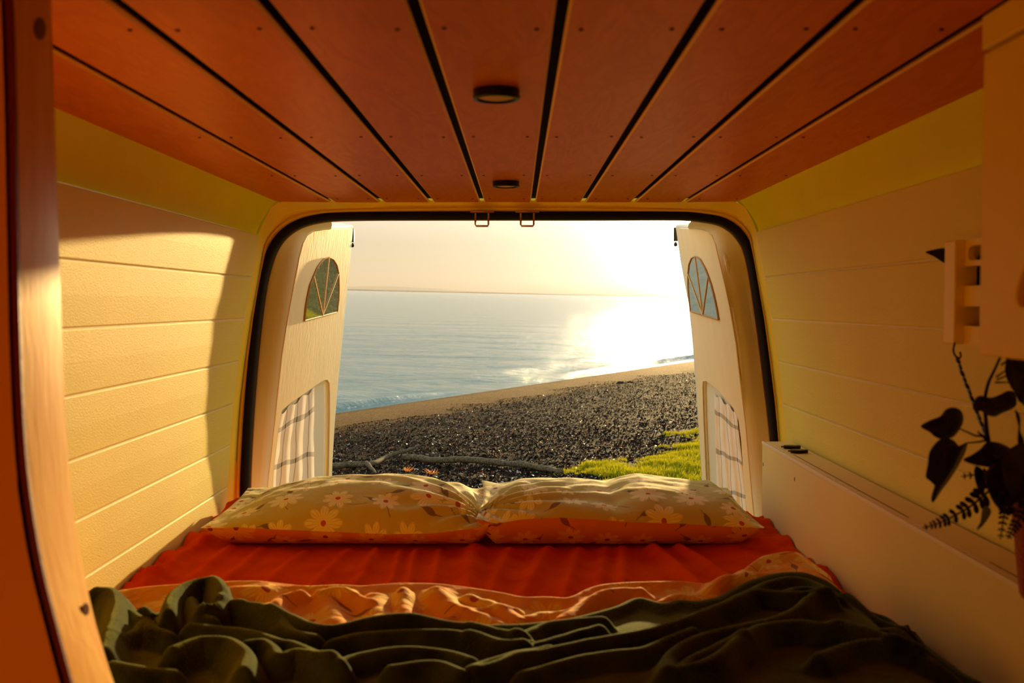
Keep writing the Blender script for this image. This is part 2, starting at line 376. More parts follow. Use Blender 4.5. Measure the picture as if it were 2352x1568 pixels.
def sea():
    ss = np.concatenate([-np.geomspace(9000, 40, 60), np.linspace(-39, -9, 90), np.linspace(-8.8, 2.2, 150)])
    tt = np.concatenate([-np.geomspace(9000, 32, 40), np.linspace(-30, 45, 340), np.geomspace(47, 9000, 60)])
    S, T = np.meshgrid(ss, tt, indexing='ij')
    X = P0[0]+S*NR[0]+T*DR[0]; Y = P0[1]+S*NR[1]+T*DR[1]
    att = np.exp(-np.maximum(0, -S-10)/60.)
    W = .022*fbm(X*.8+Y*.3, Y, 1.0, .5)*att*np.clip(-S/2, .1, 1)
    # little shore break running along the beach
    c = -.75+.25*np.sin(T*.21)+.15*np.sin(T*.57+1); d = S-c
    env = np.clip(.55+.6*np.sin(T*.18+2.6)+.25*np.sin(T*.5), 0, 1)
    W += .17*env*np.where(d < 0, np.exp(-(d/.55)**2), np.exp(-(d/.16)**2))
    c2 = -3.4+.5*np.sin(T*.13+1); W += .06*np.exp(-((S-c2)/.7)**2)
    Z = -2.985+tilt(X, Y)+W
    m = bpy.data.materials.new('sea_water'); m.use_nodes = True; t = m.node_tree; b = t.nodes['Principled BSDF']; N = t.nodes.new; L = t.links.new
    b.inputs['Base Color'].default_value = hexc('4f7f86'); b.inputs['Roughness'].default_value = .09; b.inputs['IOR'].default_value = 1.33
    b.inputs['Specular IOR Level'].default_value = .5
    at_ = N('ShaderNodeAttribute'); at_.attribute_name = 'foam'
    fn = N('ShaderNodeTexNoise'); fn.inputs['Scale'].default_value = 9; fn.inputs['Detail'].default_value = 6
    tcn = N('ShaderNodeTexCoord'); L(tcn.outputs['Object'], fn.inputs['Vector'])
    mu = N('ShaderNodeMath'); mu.operation = 'MULTIPLY'; L(at_.outputs['Fac'], mu.inputs[0]); L(fn.outputs['Fac'], mu.inputs[1])
    gt = N('ShaderNodeMapRange'); gt.inputs[1].default_value = .36; gt.inputs[2].default_value = .52; L(mu.outputs[0], gt.inputs[0])
    mc = N('ShaderNodeMix'); mc.data_type = 'RGBA'; L(gt.outputs[0], mc.inputs['Factor']); mc.inputs['A'].default_value = hexc('526e62'); mc.inputs['B'].default_value = (.8, .8, .8, 1)
    L(mc.outputs['Result'], b.inputs['Base Color'])
    mp = N('ShaderNodeMapping'); L(tcn.outputs['Object'], mp.inputs[0]); mp.inputs['Scale'].default_value = (1.0, 1.7, 1)
    mp.inputs['Rotation'].default_value = (0, 0, .25)
    n1 = N('ShaderNodeTexNoise'); n1.inputs['Scale'].default_value = .9; n1.inputs['Detail'].default_value = 7; n1.inputs['Roughness'].default_value = .66; L(mp.outputs[0], n1.inputs['Vector'])
    n2 = N('ShaderNodeTexNoise'); n2.inputs['Scale'].default_value = .11; n2.inputs['Detail'].default_value = 6; L(mp.outputs[0], n2.inputs['Vector'])
    a2 = N('ShaderNodeMath'); a2.operation = 'MULTIPLY_ADD'; L(n2.outputs['Fac'], a2.inputs[0]); a2.inputs[1].default_value = 4.5; L(n1.outputs['Fac'], a2.inputs[2])
    bp = N('ShaderNodeBump'); bp.inputs['Strength'].default_value = 1.0; bp.inputs['Distance'].default_value = .27; L(a2.outputs[0], bp.inputs['Height'])
    L(bp.outputs[0], b.inputs['Normal'])
    foam = env*np.exp(-((d-.25)/.12)**2)*.85+.72*np.exp(-((S-(.35+.2*np.sin(T*.35)))/.2)**2)
    o = arr_mesh('sea', np.stack([X.ravel(), Y.ravel(), Z.ravel()], 1), gridfaces(len(ss), len(tt)), m, attrs={'foam': foam.ravel()})
    tag(o, 'calm sea with small ripples reaching to the flat horizon', None, None, 'structure')
sea()

def hills():
    b = MB(); R = 8200
    xs = np.linspace(-5000, 2600, 260); top = []; bot = []
    rows = [[], [], []]
    for x in xs:
        h = 14+18*max(0, noise.noise((x*.0006, 3.1, 0))+.25)+5*noise.noise((x*.004, 1, 0))
        h += 30*math.exp(-((x+1000)/500)**2)
        for k, (dy, f) in enumerate(((-250, 0), (0, 1), (500, 0))):
            y = R+dy; rows[k].append((x, y, -3+tilt(x, y)-6+h*f*1.0))
    b.grid(rows)
    m = mat('hazy_hills', hexc('b89070'), .95)
    t = m.node_tree; tp = t.nodes.new('ShaderNodeBsdfTransparent'); ms = t.nodes.new('ShaderNodeMixShader'); ms.inputs[0].default_value = .9
    t.links.new(t.nodes['Principled BSDF'].outputs[0], ms.inputs[1]); t.links.new(tp.outputs[0], ms.inputs[2]); t.links.new(ms.outputs[0], t.nodes['Material Output'].inputs[0])
    tag(b.build('distant_hills', m, smooth=True), 'faint low hills along the far horizon', None, None, 'structure')
hills()
def far_shore():
    b = MB(); R_ = 7600; rows = [[], [], []]
    for x in np.linspace(-4600, 1250, 240):
        h = (9+3*noise.noise((x*.003, 7, 0)))*min(1, max(.15, (1250-x)/1500))
        for k, (dy, f) in enumerate(((-150, 0), (0, 1), (300, 0))): rows[k].append((x, R_+dy, -4+tilt(x, R_+dy)+h*f))
    b.grid(rows); m = mat('hazy_shore', hexc('6a5a44'), .95)
    t = m.node_tree; tp = t.nodes.new('ShaderNodeBsdfTransparent'); ms = t.nodes.new('ShaderNodeMixShader'); ms.inputs[0].default_value = .62
    t.links.new(t.nodes['Principled BSDF'].outputs[0], ms.inputs[1]); t.links.new(tp.outputs[0], ms.inputs[2]); t.links.new(ms.outputs[0], t.nodes['Material Output'].inputs[0])
    tag(b.build('distant_shore', m, smooth=True), 'thin dark strip of low land on the horizon', None, None, 'structure')
far_shore()

def gn_scatter(name, pts, rot, scl, inst, kind='stuff'):
    """one object: points carrying rotation and scale, instancing small meshes"""
    pts = np.asarray(pts, np.float32).copy(); pts[:, 2] += ZO
    me = bpy.data.meshes.new(name); me.from_pydata(pts, [], []); me.update()
    a = me.attributes.new('rot', 'FLOAT_VECTOR', 'POINT'); a.data.foreach_set('vector', np.asarray(rot, np.float32).ravel())
    a = me.attributes.new('scl', 'FLOAT_VECTOR', 'POINT'); a.data.foreach_set('vector', np.asarray(scl, np.float32).ravel())
    a = me.attributes.new('pick', 'INT', 'POINT'); a.data.foreach_set('value', RNG.integers(0, len(inst), len(pts)).astype(np.int32))
    o = bpy.data.objects.new(name, me); COL.objects.link(o)
    g = bpy.data.node_groups.new(name, 'GeometryNodeTree')
    g.interface.new_socket('Geometry', in_out='INPUT', socket_type='NodeSocketGeometry'); g.interface.new_socket('Geometry', in_out='OUTPUT', socket_type='NodeSocketGeometry')
    N = g.nodes.new; L = g.links.new
    gi = N('NodeGroupInput'); go = N('NodeGroupOutput'); ip = N('GeometryNodeInstanceOnPoints')
    gti = N('GeometryNodeGeometryToInstance')
    for i in reversed(inst):
        oi = N('GeometryNodeObjectInfo'); oi.inputs['Object'].default_value = i; oi.inputs['As Instance'].default_value = False
        L(oi.outputs['Geometry'], gti.inputs[0])
    def na(nm, ty):
        n = N('GeometryNodeInputNamedAttribute'); n.data_type = ty; n.inputs['Name'].default_value = nm; return n.outputs['Attribute']
    e2r = N('FunctionNodeEulerToRotation'); L(na('rot', 'FLOAT_VECTOR'), e2r.inputs[0])
    L(gi.outputs[0], ip.inputs['Points']); L(gti.outputs[0], ip.inputs['Instance']); ip.inputs['Pick Instance'].default_value = True
    L(na('pick', 'INT'), ip.inputs['Instance Index']); L(e2r.outputs[0], ip.inputs['Rotation']); L(na('scl', 'FLOAT_VECTOR'), ip.inputs['Scale'])
    L(ip.outputs[0], go.inputs[0])
    md = o.modifiers.new('scatter', 'NODES'); md.node_group = g
    o['kind'] = kind; return o
def proto_mesh(name, V, Fc, material, smooth=False):
    me = bpy.data.meshes.new(name); me.from_pydata(V, [], Fc); me.update(); me.materials.append(material)
    if smooth: me.polygons.foreach_set('use_smooth', [True]*len(me.polygons))
    return bpy.data.objects.new(name, me)      # never linked: only a shape for the scatter

def scatter_ground():
    mats = [mat('shell_%s' % k, hexc(c), .35 if k == 'pale' else r, spec=.35 if k == 'pale' else .008) for k, c, r in (('dark', '1a120b', .6), ('brown', '301e0e', .6), ('grey', '2a2620', .6), ('pale', '94846a', .6), ('black', '0c0805', .5), ('rust', '4c1e08', .6))]
    prot = []
    for i, (mi, asp) in enumerate(((0, .3), (0, .5), (4, .3), (4, .4), (1, .3), (2, .3), (3, .22), (0, .25), (1, .4), (2, .2), (5, .2), (4, .3), (0, .3))):
        bm = bmesh.new(); bmesh.ops.create_icosphere(bm, subdivisions=1, radius=1)
        for v in bm.verts: v.co = Vector((v.co.x*(1+random.uniform(-.3, .3)), v.co.y*random.uniform(.5, .9), v.co.z*asp+.15*random.uniform(-1, 1)*asp+.15*(v.co.x**2)))
        me = bpy.data.meshes.new('pebble_shape'); bm.to_mesh(me); bm.free(); me.materials.append(mats[mi]); prot.append(bpy.data.objects.new('pebble_shape', me))
    # beach shells and pebbles: denser near, only where they can be told from the ground
    n = 190000
    Y = 6.5+29*RNG.random(n)**1.35; X = RNG.uniform(-.30, .30, n)*(Y+1.5)
    n2 = 30000; Y2 = RNG.uniform(5, 16, n2); X2 = RNG.uniform(-6, 9, n2)
    X = np.concatenate([X, X2]); Y = np.concatenate([Y, Y2]); n += n2
    s = (X-P0[0])*NR[0]+(Y-P0[1])*NR[1]
    edge = 11.6+.5*fbm(X, Y, 1.4, 5)
    k = (s > 2.8+.7*fbm(X, Y, .8, 2)) & (s < edge)
    X = X[k]; Y = Y[k]; s = s[k]; n = len(X)
    r = RNG.lognormal(math.log(.0095), .4, n)
    r = np.clip(r, .005, .03)
    rot = np.stack([RNG.normal(0, .5, n), RNG.normal(0, .5, n), RNG.uniform(0, 6.28, n)], 1)
    o = gn_scatter('shell_pebbles', np.stack([X, Y, land(X, Y)+r*.25], 1), rot, np.stack([r, r, r], 1), prot)
    tag(o, 'dark broken shells and pebbles covering the upper beach', 'pebbles')
    # grass
    gm = mat('grass_blade', hexc('94900a'), .6, var=.35, vscale=2.2, dark=hexc('646806'), spec=.25, coords='Object')
    t = gm.node_tree; b = t.nodes['Principled BSDF']; out = t.nodes['Material Output']
    tr = t.nodes.new('ShaderNodeBsdfTranslucent'); tr.inputs[0].default_value = hexc('c0b40a'); ms = t.nodes.new('ShaderNodeMixShader'); ms.inputs[0].default_value = .5
    t.links.new(b.outputs[0], ms.inputs[1]); t.links.new(tr.outputs[0], ms.inputs[2]); t.links.new(ms.outputs[0], out.inputs[0])
    prot = []
    for q in range(5):
        V = []; Fc = []
        for k in range(14):
            a = random.uniform(0, 6.28); rr = random.uniform(0, .035); x = rr*math.cos(a); y = rr*math.sin(a)
            h = random.uniform(.025, .055); la = random.uniform(0, 6.28); ln = random.uniform(.1, .7)*h; w = random.uniform(.0012, .0022)
            px, py = -math.sin(la)*w, math.cos(la)*w; dx, dy = math.cos(la)*ln, math.sin(la)*ln; i = len(V)
            V += [(x-px, y-py, 0), (x+px, y+py, 0), (x+dx*.4-px, y+dy*.4-py, h*.6), (x+dx*.4+px, y+dy*.4+py, h*.6), (x+dx, y+dy, h)]
            Fc += [(i, i+1, i+3, i+2), (i+2, i+3, i+4)]
        prot.append(proto_mesh('grass_tuft_shape', V, Fc, gm))
    n = 90000; Y = RNG.uniform(4.0, 16, n); X = RNG.uniform(-2.5, 8, n)
    s = (X-P0[0])*NR[0]+(Y-P0[1])*NR[1]; e = 11.75+.42*fbm(X, Y, 1.4, 5)+.25*fbm(X, Y, 5, 1)-.25
    k = (s > e) & (s < e+5+3*RNG.random(n)); X = X[k]; Y = Y[k]; s = s[k]; e = e[k]; n = len(X)
    sc = RNG.uniform(.7, 1.3, n)*np.clip(.55+(s-e)*.9, .5, 1.1)*(1+.25*fbm(X, Y, 3, 2))
    sc = np.clip(sc, .3, 1.8)
    o = gn_scatter('grass', np.stack([X, Y, land(X, Y)], 1), np.stack([RNG.normal(0, .12, n), RNG.normal(0, .12, n), RNG.uniform(0, 6.28, n)], 1), np.stack([sc]*3, 1), prot)
    tag(o, 'short bright green grass at the top of the beach', 'grass')
    # scraps of dry seaweed
    wm = mat('dry_seaweed', hexc('a04a10'), .7)
    prot = []
    for q in range(3):
        b = MB()
        for k in range(7):
            a = random.uniform(0, 6.28); p = Vector((0, 0, .1)); pts = [p.copy()]
            for j in range(4):
                a += random.uniform(-.8, .8); p = p+Vector((math.cos(a)*.3, math.sin(a)*.3, random.uniform(-.1, .25))); pts.append(p.copy())
            b.tube(pts, [.08, .09, .07, .05, .02], 4)
        prot.append(proto_mesh('seaweed_shape', b.v, b.f, wm))
    n = 260; Y = RNG.uniform(8, 22, n); X = RNG.uniform(-.24, .26, n)*Y; s = (X-P0[0])*NR[0]+(Y-P0[1])*NR[1]
    k = (s > 2.6) & (s < 11) & ((np.abs(s-4.4) < .6) | (RNG.random(n) < .25)); X = X[k]; Y = Y[k]; n = len(X)
    sc = RNG.uniform(.02, .055, n)
    tag(gn_scatter('seaweed_scraps', np.stack([X, Y, land(X, Y)], 1), np.stack([np.zeros(n), np.zeros(n), RNG.uniform(0, 6.28, n)], 1), np.stack([sc, sc, sc*.6], 1), prot), 'small rust coloured scraps of dry seaweed along the old tide line', 'seaweed')
    for i, (u, v, sz, lab) in enumerate(((936, 1083, .030, 'small orange tuft of dry seaweed in front of the fork of the driftwood'), (994, 1090, .042, 'larger orange tuft of dry seaweed in front of the long driftwood log'))):
        g = ground_pt(u, v); b = MB()
        for k in range(12):
            a = random.uniform(0, 6.28); p = g+Vector((random.uniform(-1, 1)*sz, random.uniform(-1, 1)*sz, .008)); pts = [p.copy()]
            for j in range(4):
                a += random.uniform(-.8, .8); p = p+Vector((math.cos(a), math.sin(a)*.5, random.uniform(.1, 1.0)))*sz*.5; pts.append(p.copy())
            b.tube(pts, [.005, .006, .005, .004, .001], 5)
        tag(b.build('seaweed_tuft', mat('orange_seaweed%d' % i, hexc('e8862a'), .6)), lab, 'seaweed')
    rm = mat('dark_rock', hexc('2a1e14'), .8, bump=.8, bscale=30)
    for u, v, w, lab in ((1425, 881, .12, 'larger dark rock lying low on the beach near the waterline'), (1447, 879, .08, 'smaller dark rock just right of the larger beach rock')):
        g = ground_pt(u, v); bm = bmesh.new(); bmesh.ops.create_icosphere(bm, subdivisions=3, radius=1)
        me = bpy.data.meshes.new('rock')
        for vv in bm.verts:
            d = 1+.35*noise.noise(vv.co*1.6+Vector((w*50, 0, 0))); vv.co = Vector((vv.co.x*w*d, vv.co.y*w*d*.8, vv.co.z*w*.5*d))
        bm.to_mesh(me); bm.free(); me.materials.append(rm); o = bpy.data.objects.new('beach_rock', me); COL.objects.link(o); o.location = g+Vector((0, 0, ZO+w*.18))
        tag(o, lab, 'rock')
scatter_ground()

def driftwood():
    m = mat('weathered_wood', hexc('74664c'), .8, bump=1, bscale=30, var=.55, vscale=22, stretch=(.6, 3, 3), dark=hexc('241a0e'), spec=.02)
    def path(px, lift):
        out = []
        for (u, v), h in zip(px, lift):
            g = ground_pt(u, v+6); out.append(g+Vector((0, 0, h)))
        P = []
        for i in range(len(out)-1):
            for k in range(6):
                f = k/6; a = out[max(i-1, 0)]; b_ = out[i]; c = out[i+1]; d = out[min(i+2, len(out)-1)]
                P.append(.5*((2*b_)+(c-a)*f+(2*a-5*b_+4*c-d)*f*f+(3*b_-a-3*c+d)*f**3))
        P.append(out[-1])
        return [p+Vector((0, .012*noise.noise(p*6), .012*noise.noise(p*5+Vector((9, 0, 0))))) for p in P]
    def rads(n, a, b_, sd):
        return [(a+(b_-a)*i/(n-1))*(1+.22*noise.noise((i*.35, sd, 0))) for i in range(n)]
    r = empty('driftwood_branch', ground_pt(850, 1075), 'pale forked driftwood branch lying at the left beside the open door', 'driftwood')
    b = MB(); p = path([(700, 1072), (752, 1074), (800, 1070), (850, 1069), (882, 1058), (915, 1046), (943, 1040), (962, 1034)], [.04, .04, .045, .05, .06, .07, .085, .10]); b.tube(p, rads(len(p), .045, .018, 1), 10); b.build('trunk', m, r, smooth=True)
    b = MB(); p = path([(842, 1068), (854, 1076), (864, 1084)], [.05, .03, .02]); b.tube(p, rads(len(p), .034, .010, 5), 8); b.build('side_branch', m, r, smooth=True)
    r = empty('driftwood_log', ground_pt(1100, 1080), 'long thin weathered driftwood log lying across the shells, touching the forked branch', 'driftwood')
    b = MB(); p = path([(925, 1054), (965, 1056), (1010, 1061), (1060, 1060), (1130, 1064), (1200, 1071), (1255, 1077), (1288, 1082)], [.05, .05, .05, .055, .05, .045, .035, .02]); b.tube(p, rads(len(p), .040, .030, 9), 10); b.build('trunk', m, r, smooth=True)
    b = MB(); p = path([(1240, 1074), (1254, 1068), (1262, 1064)], [.05, .06, .07]); b.tube(p, rads(len(p), .018, .005, 3), 6); b.build('stub', m, r, smooth=True)
driftwood()

# ------------------------------------------------------------------ van shell
XC = -.025
HP = [(.26, .587), (.175, .630), (.066, .650), (-.039, .670), (-.147, .686), (-.255, .700), (-.362, .710), (-.468, .716), (-.56, .720), (-.78, .722)]
def half(z): return float(np.interp(-z, [-p[0] for p in HP], [p[1] for p in HP]))
YB, YE = -.55, 2.60              # behind the camera, rear end of the wall lining
def wall(side):
    sgn = -1 if side == 'left' else 1
    X = lambda z, o=0: XC+sgn*(half(z)+o)
    root = empty('wall_'+side, (X(-.5), 1, -.78), 'cream boarded %s side wall of the van' % side, None, None, 'structure')
    b = MB(); zs = [.173, .15, .066, -.1, -.255, -.4, -.56, -.78]
    b.grid([[(X(z, .0035), YB, z) for z in zs], [(X(z, .0035), YE+.03, z) for z in zs], [(X(z, .05), YE+.03, z) for z in zs], [(X(z, .05), YB, z) for z in zs]], False)
    b.build('lining_back', TRIM_LITGAP, root)  # pale backing paints the light caught by board chamfers into the gaps
    gz = [.175 if side == 'left' else .182, .066, -.039, -.147, -.255, -.362, -.468, -.574, -.68, -.78]
    for a, c in zip(gz[:-1], gz[1:]):
        g = .0013; zt = a-g; zb = c+g; ch = .0022; t = .003
        prof = [(X(zt, t), zt), (X(zt, .0015), zt), (X(zt-ch, 0), zt-ch), (X((zt+zb)/2, -.0008), (zt+zb)/2), (X(zb+ch, 0), zb+ch), (X(zb, .0015), zb), (X(zb, t), zb)]
        b = MB(); b.grid([[(x, y, z) for x, z in prof] for y in (YB, YE)]); n = len(prof)
        b.f.append(tuple(range(n))); b.f.append(tuple(range(n, 2*n))); b.f.append((0, n-1, 2*n-1, n))
        b.build('board', WALLM, root)
wall('left'); wall('right')
def upper(side, i):
    sgn = -1 if side == 'left' else 1
    P = []
    for f in np.linspace(0, 1, 9):
        z = .176+(.262-.176)*f; h = .640+(.589-.640)*f+.008*math.sin(math.pi*f); P.append((XC+sgn*h, z))
    Q = [(x+sgn*.03, z+.01) for x, z in reversed(P)]
    b = MB(); b.grid([[(x, y, z) for x, z in P+Q] for y in (YB, 2.648)], True)
    tag(b.build('trim_%d' % i, METALP, smooth=False), 'bare yellowed painted steel strip above the %s boards' % side, None, None, 'structure')
upper('left', 1); upper('right', 2)

# ceiling of separate planks
CE = 2.645
gaps = [(u-1189)/2352*CE for u in (768, 880, 993, 1108, 1224, 1338, 1452, 1567)]
gaps[0] -= .0; edges = [XC-.592]+gaps+[XC+.588]
ceil = empty('ceiling', (XC, 1, .26), 'ceiling of varnished orange plywood planks with dark gaps', None, None, 'structure')
b = MB(); b.box((XC-.60, YB, .2735), (XC+.60, CE+.03, .30)); b.build('backing', BACK, ceil)
SCREW = MB(); SCREW.lathe((0, 0, ZO*0), [(.0001, -.0012), (.0018, -.0012), (.0026, -.0004), (.0028, .0008)], 8)
SC_M = bpy.data.meshes.new('screw'); SC_M.from_pydata(SCREW.v, [], SCREW.f); SC_M.materials.append(IRON)
for i in range(9):
    a = edges[i]+(.0055 if i else 0); c = edges[i+1]-(.0055 if i < 8 else 0)
    b = MB(); dz = random.uniform(-.0006, .0006); b.box((a, YB, .26+dz), (c, CE, .267+dz)); p = b.build('plank', WOODC, ceil, bevel=.0026); p.data.materials.append(LITCHAMFER)
    p.modifiers['bevel'].segments = 1; p.modifiers['bevel'].material = 1  # pale chamfers put the low sun's glint into the plank edge colour
    for y in (.30, .98, 1.61, 2.09, 2.55):
        for x in (a+.018+random.uniform(-.003, .003), c-.018+random.uniform(-.003, .003)):
            if i == 0 and x < -.59: continue
            s = bpy.data.objects.new('screw', SC_M); COL.objects.link(s); s.parent = p
            s.location = (x-ceil['_base'][0], y+random.uniform(-.004, .004)-ceil['_base'][1], .26+dz-.26)

# rear frame around the door opening
OPEN = [(566, 1400), (566, 1150), (572, 1000), (583, 850), (599, 700), (616, 612), (640, 556), (680, 521), (735, 504), (810, 499), (1000, 498), (1190, 498), (1400, 498), (1550, 498), (1610, 502), (1662, 514), (1700, 546), (1722, 600), (1745, 745), (1762, 880), (1777, 1010), (1786, 1150), (1788, 1400)]
YO = 2.70
OP = [at(u, v, YO) for u, v in OPEN]
def catmull(P, k=5):
    out = []
    for i in range(len(P)-1):
        a, b_, c, d = P[max(i-1, 0)], P[i], P[i+1], P[min(i+2, len(P)-1)]
        for q in range(k):
            f = q/k; out.append(.5*((2*b_)+(c-a)*f+(2*a-5*b_+4*c-d)*f*f+(3*b_-a-3*c+d)*f**3))
    out.append(P[-1]); return out
OPS = catmull(OP, 6)
def star(loop, c, th):
    dx, dz = math.cos(th), math.sin(th); best = None
    for p, q in zip(loop[:-1], loop[1:]):
        ex, ez = q[0]-p[0], q[1]-p[1]; den = dx*ez-dz*ex
        if abs(den) < 1e-9: continue
        t = ((p[0]-c[0])*ez-(p[1]-c[1])*ex)/den; s = ((p[0]-c[0])*dz-(p[1]-c[1])*dx)/den
        if t > 0 and -.001 <= s <= 1.001 and (best is None or t > best): best = t
    return best
def rear_frame():
    out = [(XC-half(z), z) for z in (-.78, -.56, -.468, -.362, -.255, -.147, -.039, .066, .175)]+[(XC-.60, .245), (XC-.575, .2585), (XC-.3, .2605), (XC+.3, .2605), (XC+.57, .2585), (XC+.60, .245)]+[(XC+half(z), z) for z in (.175, .066, -.039, -.147, -.255, -.362, -.468, -.56, -.78)]
    inn = [(p.x, p.z) for p in OPS]; c = (XC, -.25)
    ths = np.linspace(math.radians(218), math.radians(-38), 190); rings = [[] for _ in range(9)]
    for th in ths:
        ro = star(out, c, th) or .9; ri = star(inn, c, th) or .8
        top = max(0, math.sin(th))**3
        ye = 2.60+.043*min(1, top*1.6)
        fl = min(ri+.016, ro-.004)
        for k, (r, y) in enumerate(((ro+.004, ye), (ro*.55+fl*.45, ye+.03), (fl+.35*(ro-fl)*.5+.004, 2.672), (fl+.005, 2.668), (fl, 2.678), (ri+.004, 2.69), (ri+.006, 2.735), (ri+.05, 2.745), (ro+.09, 2.70))):
            rings[k].append((c[0]+math.cos(th)*r, y, c[1]+math.sin(th)*r))
    b = MB(); b.grid(rings); tag(b.build('wall_back', FRAME, smooth=True), 'yellowed painted steel frame around the open rear doorway', None, None, 'structure')
    # rubber seal
    b = MB(); cs = [(.012, -.022), (.003, -.028), (-.006, -.02), (-.0085, -.005), (-.006, .012), (.004, .016), (.012, .006)]
    rows = []
    for i, p in enumerate(OPS):
        t = (OPS[min(i+1, len(OPS)-1)]-OPS[max(i-1, 0)]); n = Vector((-t.z, 0, t.x)).normalized()
        if n.dot(p-Vector((XC, YO, -.25))) < 0: n = -n
        rows.append([p+n*r+Vector((0, y, 0)) for r, y in cs])
    b.grid(rows, True); s = b.build('trim_3', RUBBER, smooth=True); tag(s, 'black rubber seal running round the rear door opening', None, None, 'structure')
    b = MB(); b.tube([r[4]+(r[3]-r[4])*.3+Vector((0, .010, 0)) for r in rows], .0022, 6); b.build('piping', mat('worn_seal_edge', hexc('b08a50'), .4), s)
rear_frame()
# cross bar trim seam of the header and striker hooks
def striker(u0, u1, lab):
    c = at((u0+u1)/2, 492, 2.66); r = empty('door_striker', c, lab, 'striker')
    b = MB(); P = [at(u0, 489, 2.655), at(u0, 515, 2.655), at(u0+2, 519, 2.655), at(u1-2, 519, 2.655), at(u1, 515, 2.655), at(u1, 489, 2.655)]
    b.tube(P, .0026, 8); b.build('wire_loop', STEEL, r, smooth=True)
    b = MB(); q = at((u0+u1)/2, 488, 2.657); w = (u1-u0)*.75*2.66/F+.006
    pts = [q+Vector((w*math.cos(a)*(1 if abs(math.cos(a)) > .5 else 1), .012*math.sin(a), 0)) for a in np.linspace(0, 2*math.pi, 20, endpoint=False)]
    b.plate([pts], (0, 0, .003)); b.build('mount_plate', STEEL, r)
striker(1092, 1122, 'left of the two zinc door striker loops hanging from the doorway header')
striker(1196, 1226, 'right of the two zinc door striker loops hanging from the doorway header')

# closing parts of the van: floor, front, side skins
b = MB(); b.box((XC-.76, YB, -1.02), (XC+.76, 2.66, -1.0)); tag(b.build('floor', mat('van_floor', hexc('5a3c20'), .7)), 'van floor under the bed', None, None, 'structure')
b = MB(); b.box((XC-.78, YB-.03, -1.02), (XC+.78, YB-.001, .30)); tag(b.build('wall_front', PANEL), 'partition behind the viewer', None, None, 'structure')

# ------------------------------------------------------------------ rear doors
class Plane:
    def __init__(s, A, B, C, inner):
        s.o = A; s.n = (B-A).cross(C-A).normalized()
        if s.n.dot(inner) < 0: s.n = -s.n
    def hit(s, u, v, d=0):
        r = ray(u, v); o = s.o+s.n*d; return r*(o.dot(s.n)/r.dot(s.n))
def smooth_loop(pts, k=4, closed=True):
    n = len(pts); out = []
    P = [Vector((p[0], p[1], 0)) for p in pts]
    for i in range(n):
        a, b_, c, d = P[(i-1) % n], P[i], P[(i+1) % n], P[(i+2) % n]
        for q in range(k):
            f = q/k; r = .5*((2*b_)+(c-a)*f+(2*a-5*b_+4*c-d)*f*f+(3*b_-a-3*c+d)*f**3); out.append((r.x, r.y))
    return out
CLOTH = bpy.data.materials.new('check_cloth'); CLOTH.use_nodes = True
def cloth_nodes():
    t = CLOTH.node_tree; b = t.nodes['Principled BSDF']; N = t.nodes.new; L = t.links.new
    uv = N('ShaderNodeUVMap'); sp = N('ShaderNodeSeparateXYZ'); nz = N('ShaderNodeTexNoise'); nz.inputs['Scale'].default_value = 2.5; L(uv.outputs[0], nz.inputs['Vector'])
    ad = N('ShaderNodeVectorMath'); ad.operation = 'MULTIPLY_ADD'; ad.inputs[1].default_value = (.12, .12, 0); L(nz.outputs['Color'], ad.inputs[0]); L(uv.outputs[0], ad.inputs[2]); L(ad.outputs[0], sp.inputs[0])
    def band(s, per, ph, w):
        a = N('ShaderNodeMath'); a.operation = 'MULTIPLY_ADD'; L(s, a.inputs[0]); a.inputs[1].default_value = per; a.inputs[2].default_value = ph
        f = N('ShaderNodeMath'); f.operation = 'FRACT'; L(a.outputs[0], f.inputs[0])
        c = N('ShaderNodeMath'); c.operation = 'LESS_THAN'; L(f.outputs[0], c.inputs[0]); c.inputs[1].default_value = w; return c.outputs[0]
    v = band(sp.outputs[0], 3.4, .25, .075); h = band(sp.outputs[1], 2.3, .45, .12)
    s = N('ShaderNodeMath'); s.operation = 'ADD'; L(v, s.inputs[0]); L(h, s.inputs[1])
    m = N('ShaderNodeMath'); m.operation = 'MULTIPLY'; L(s.outputs[0], m.inputs[0]); m.inputs[1].default_value = .5
    x = N('ShaderNodeMix'); x.data_type = 'RGBA'; L(m.outputs[0], x.inputs['Factor']); x.inputs['A'].default_value = hexc('f2e6cc'); x.inputs['B'].default_value = hexc('4a4a2c')
    L(x.outputs['Result'], b.inputs['Base Color']); b.inputs['Roughness'].default_value = .9
cloth_nodes()
MIRROR = mat('dusty_mirror_glass', hexc('c4ccc4'), .03, metal=1.0)
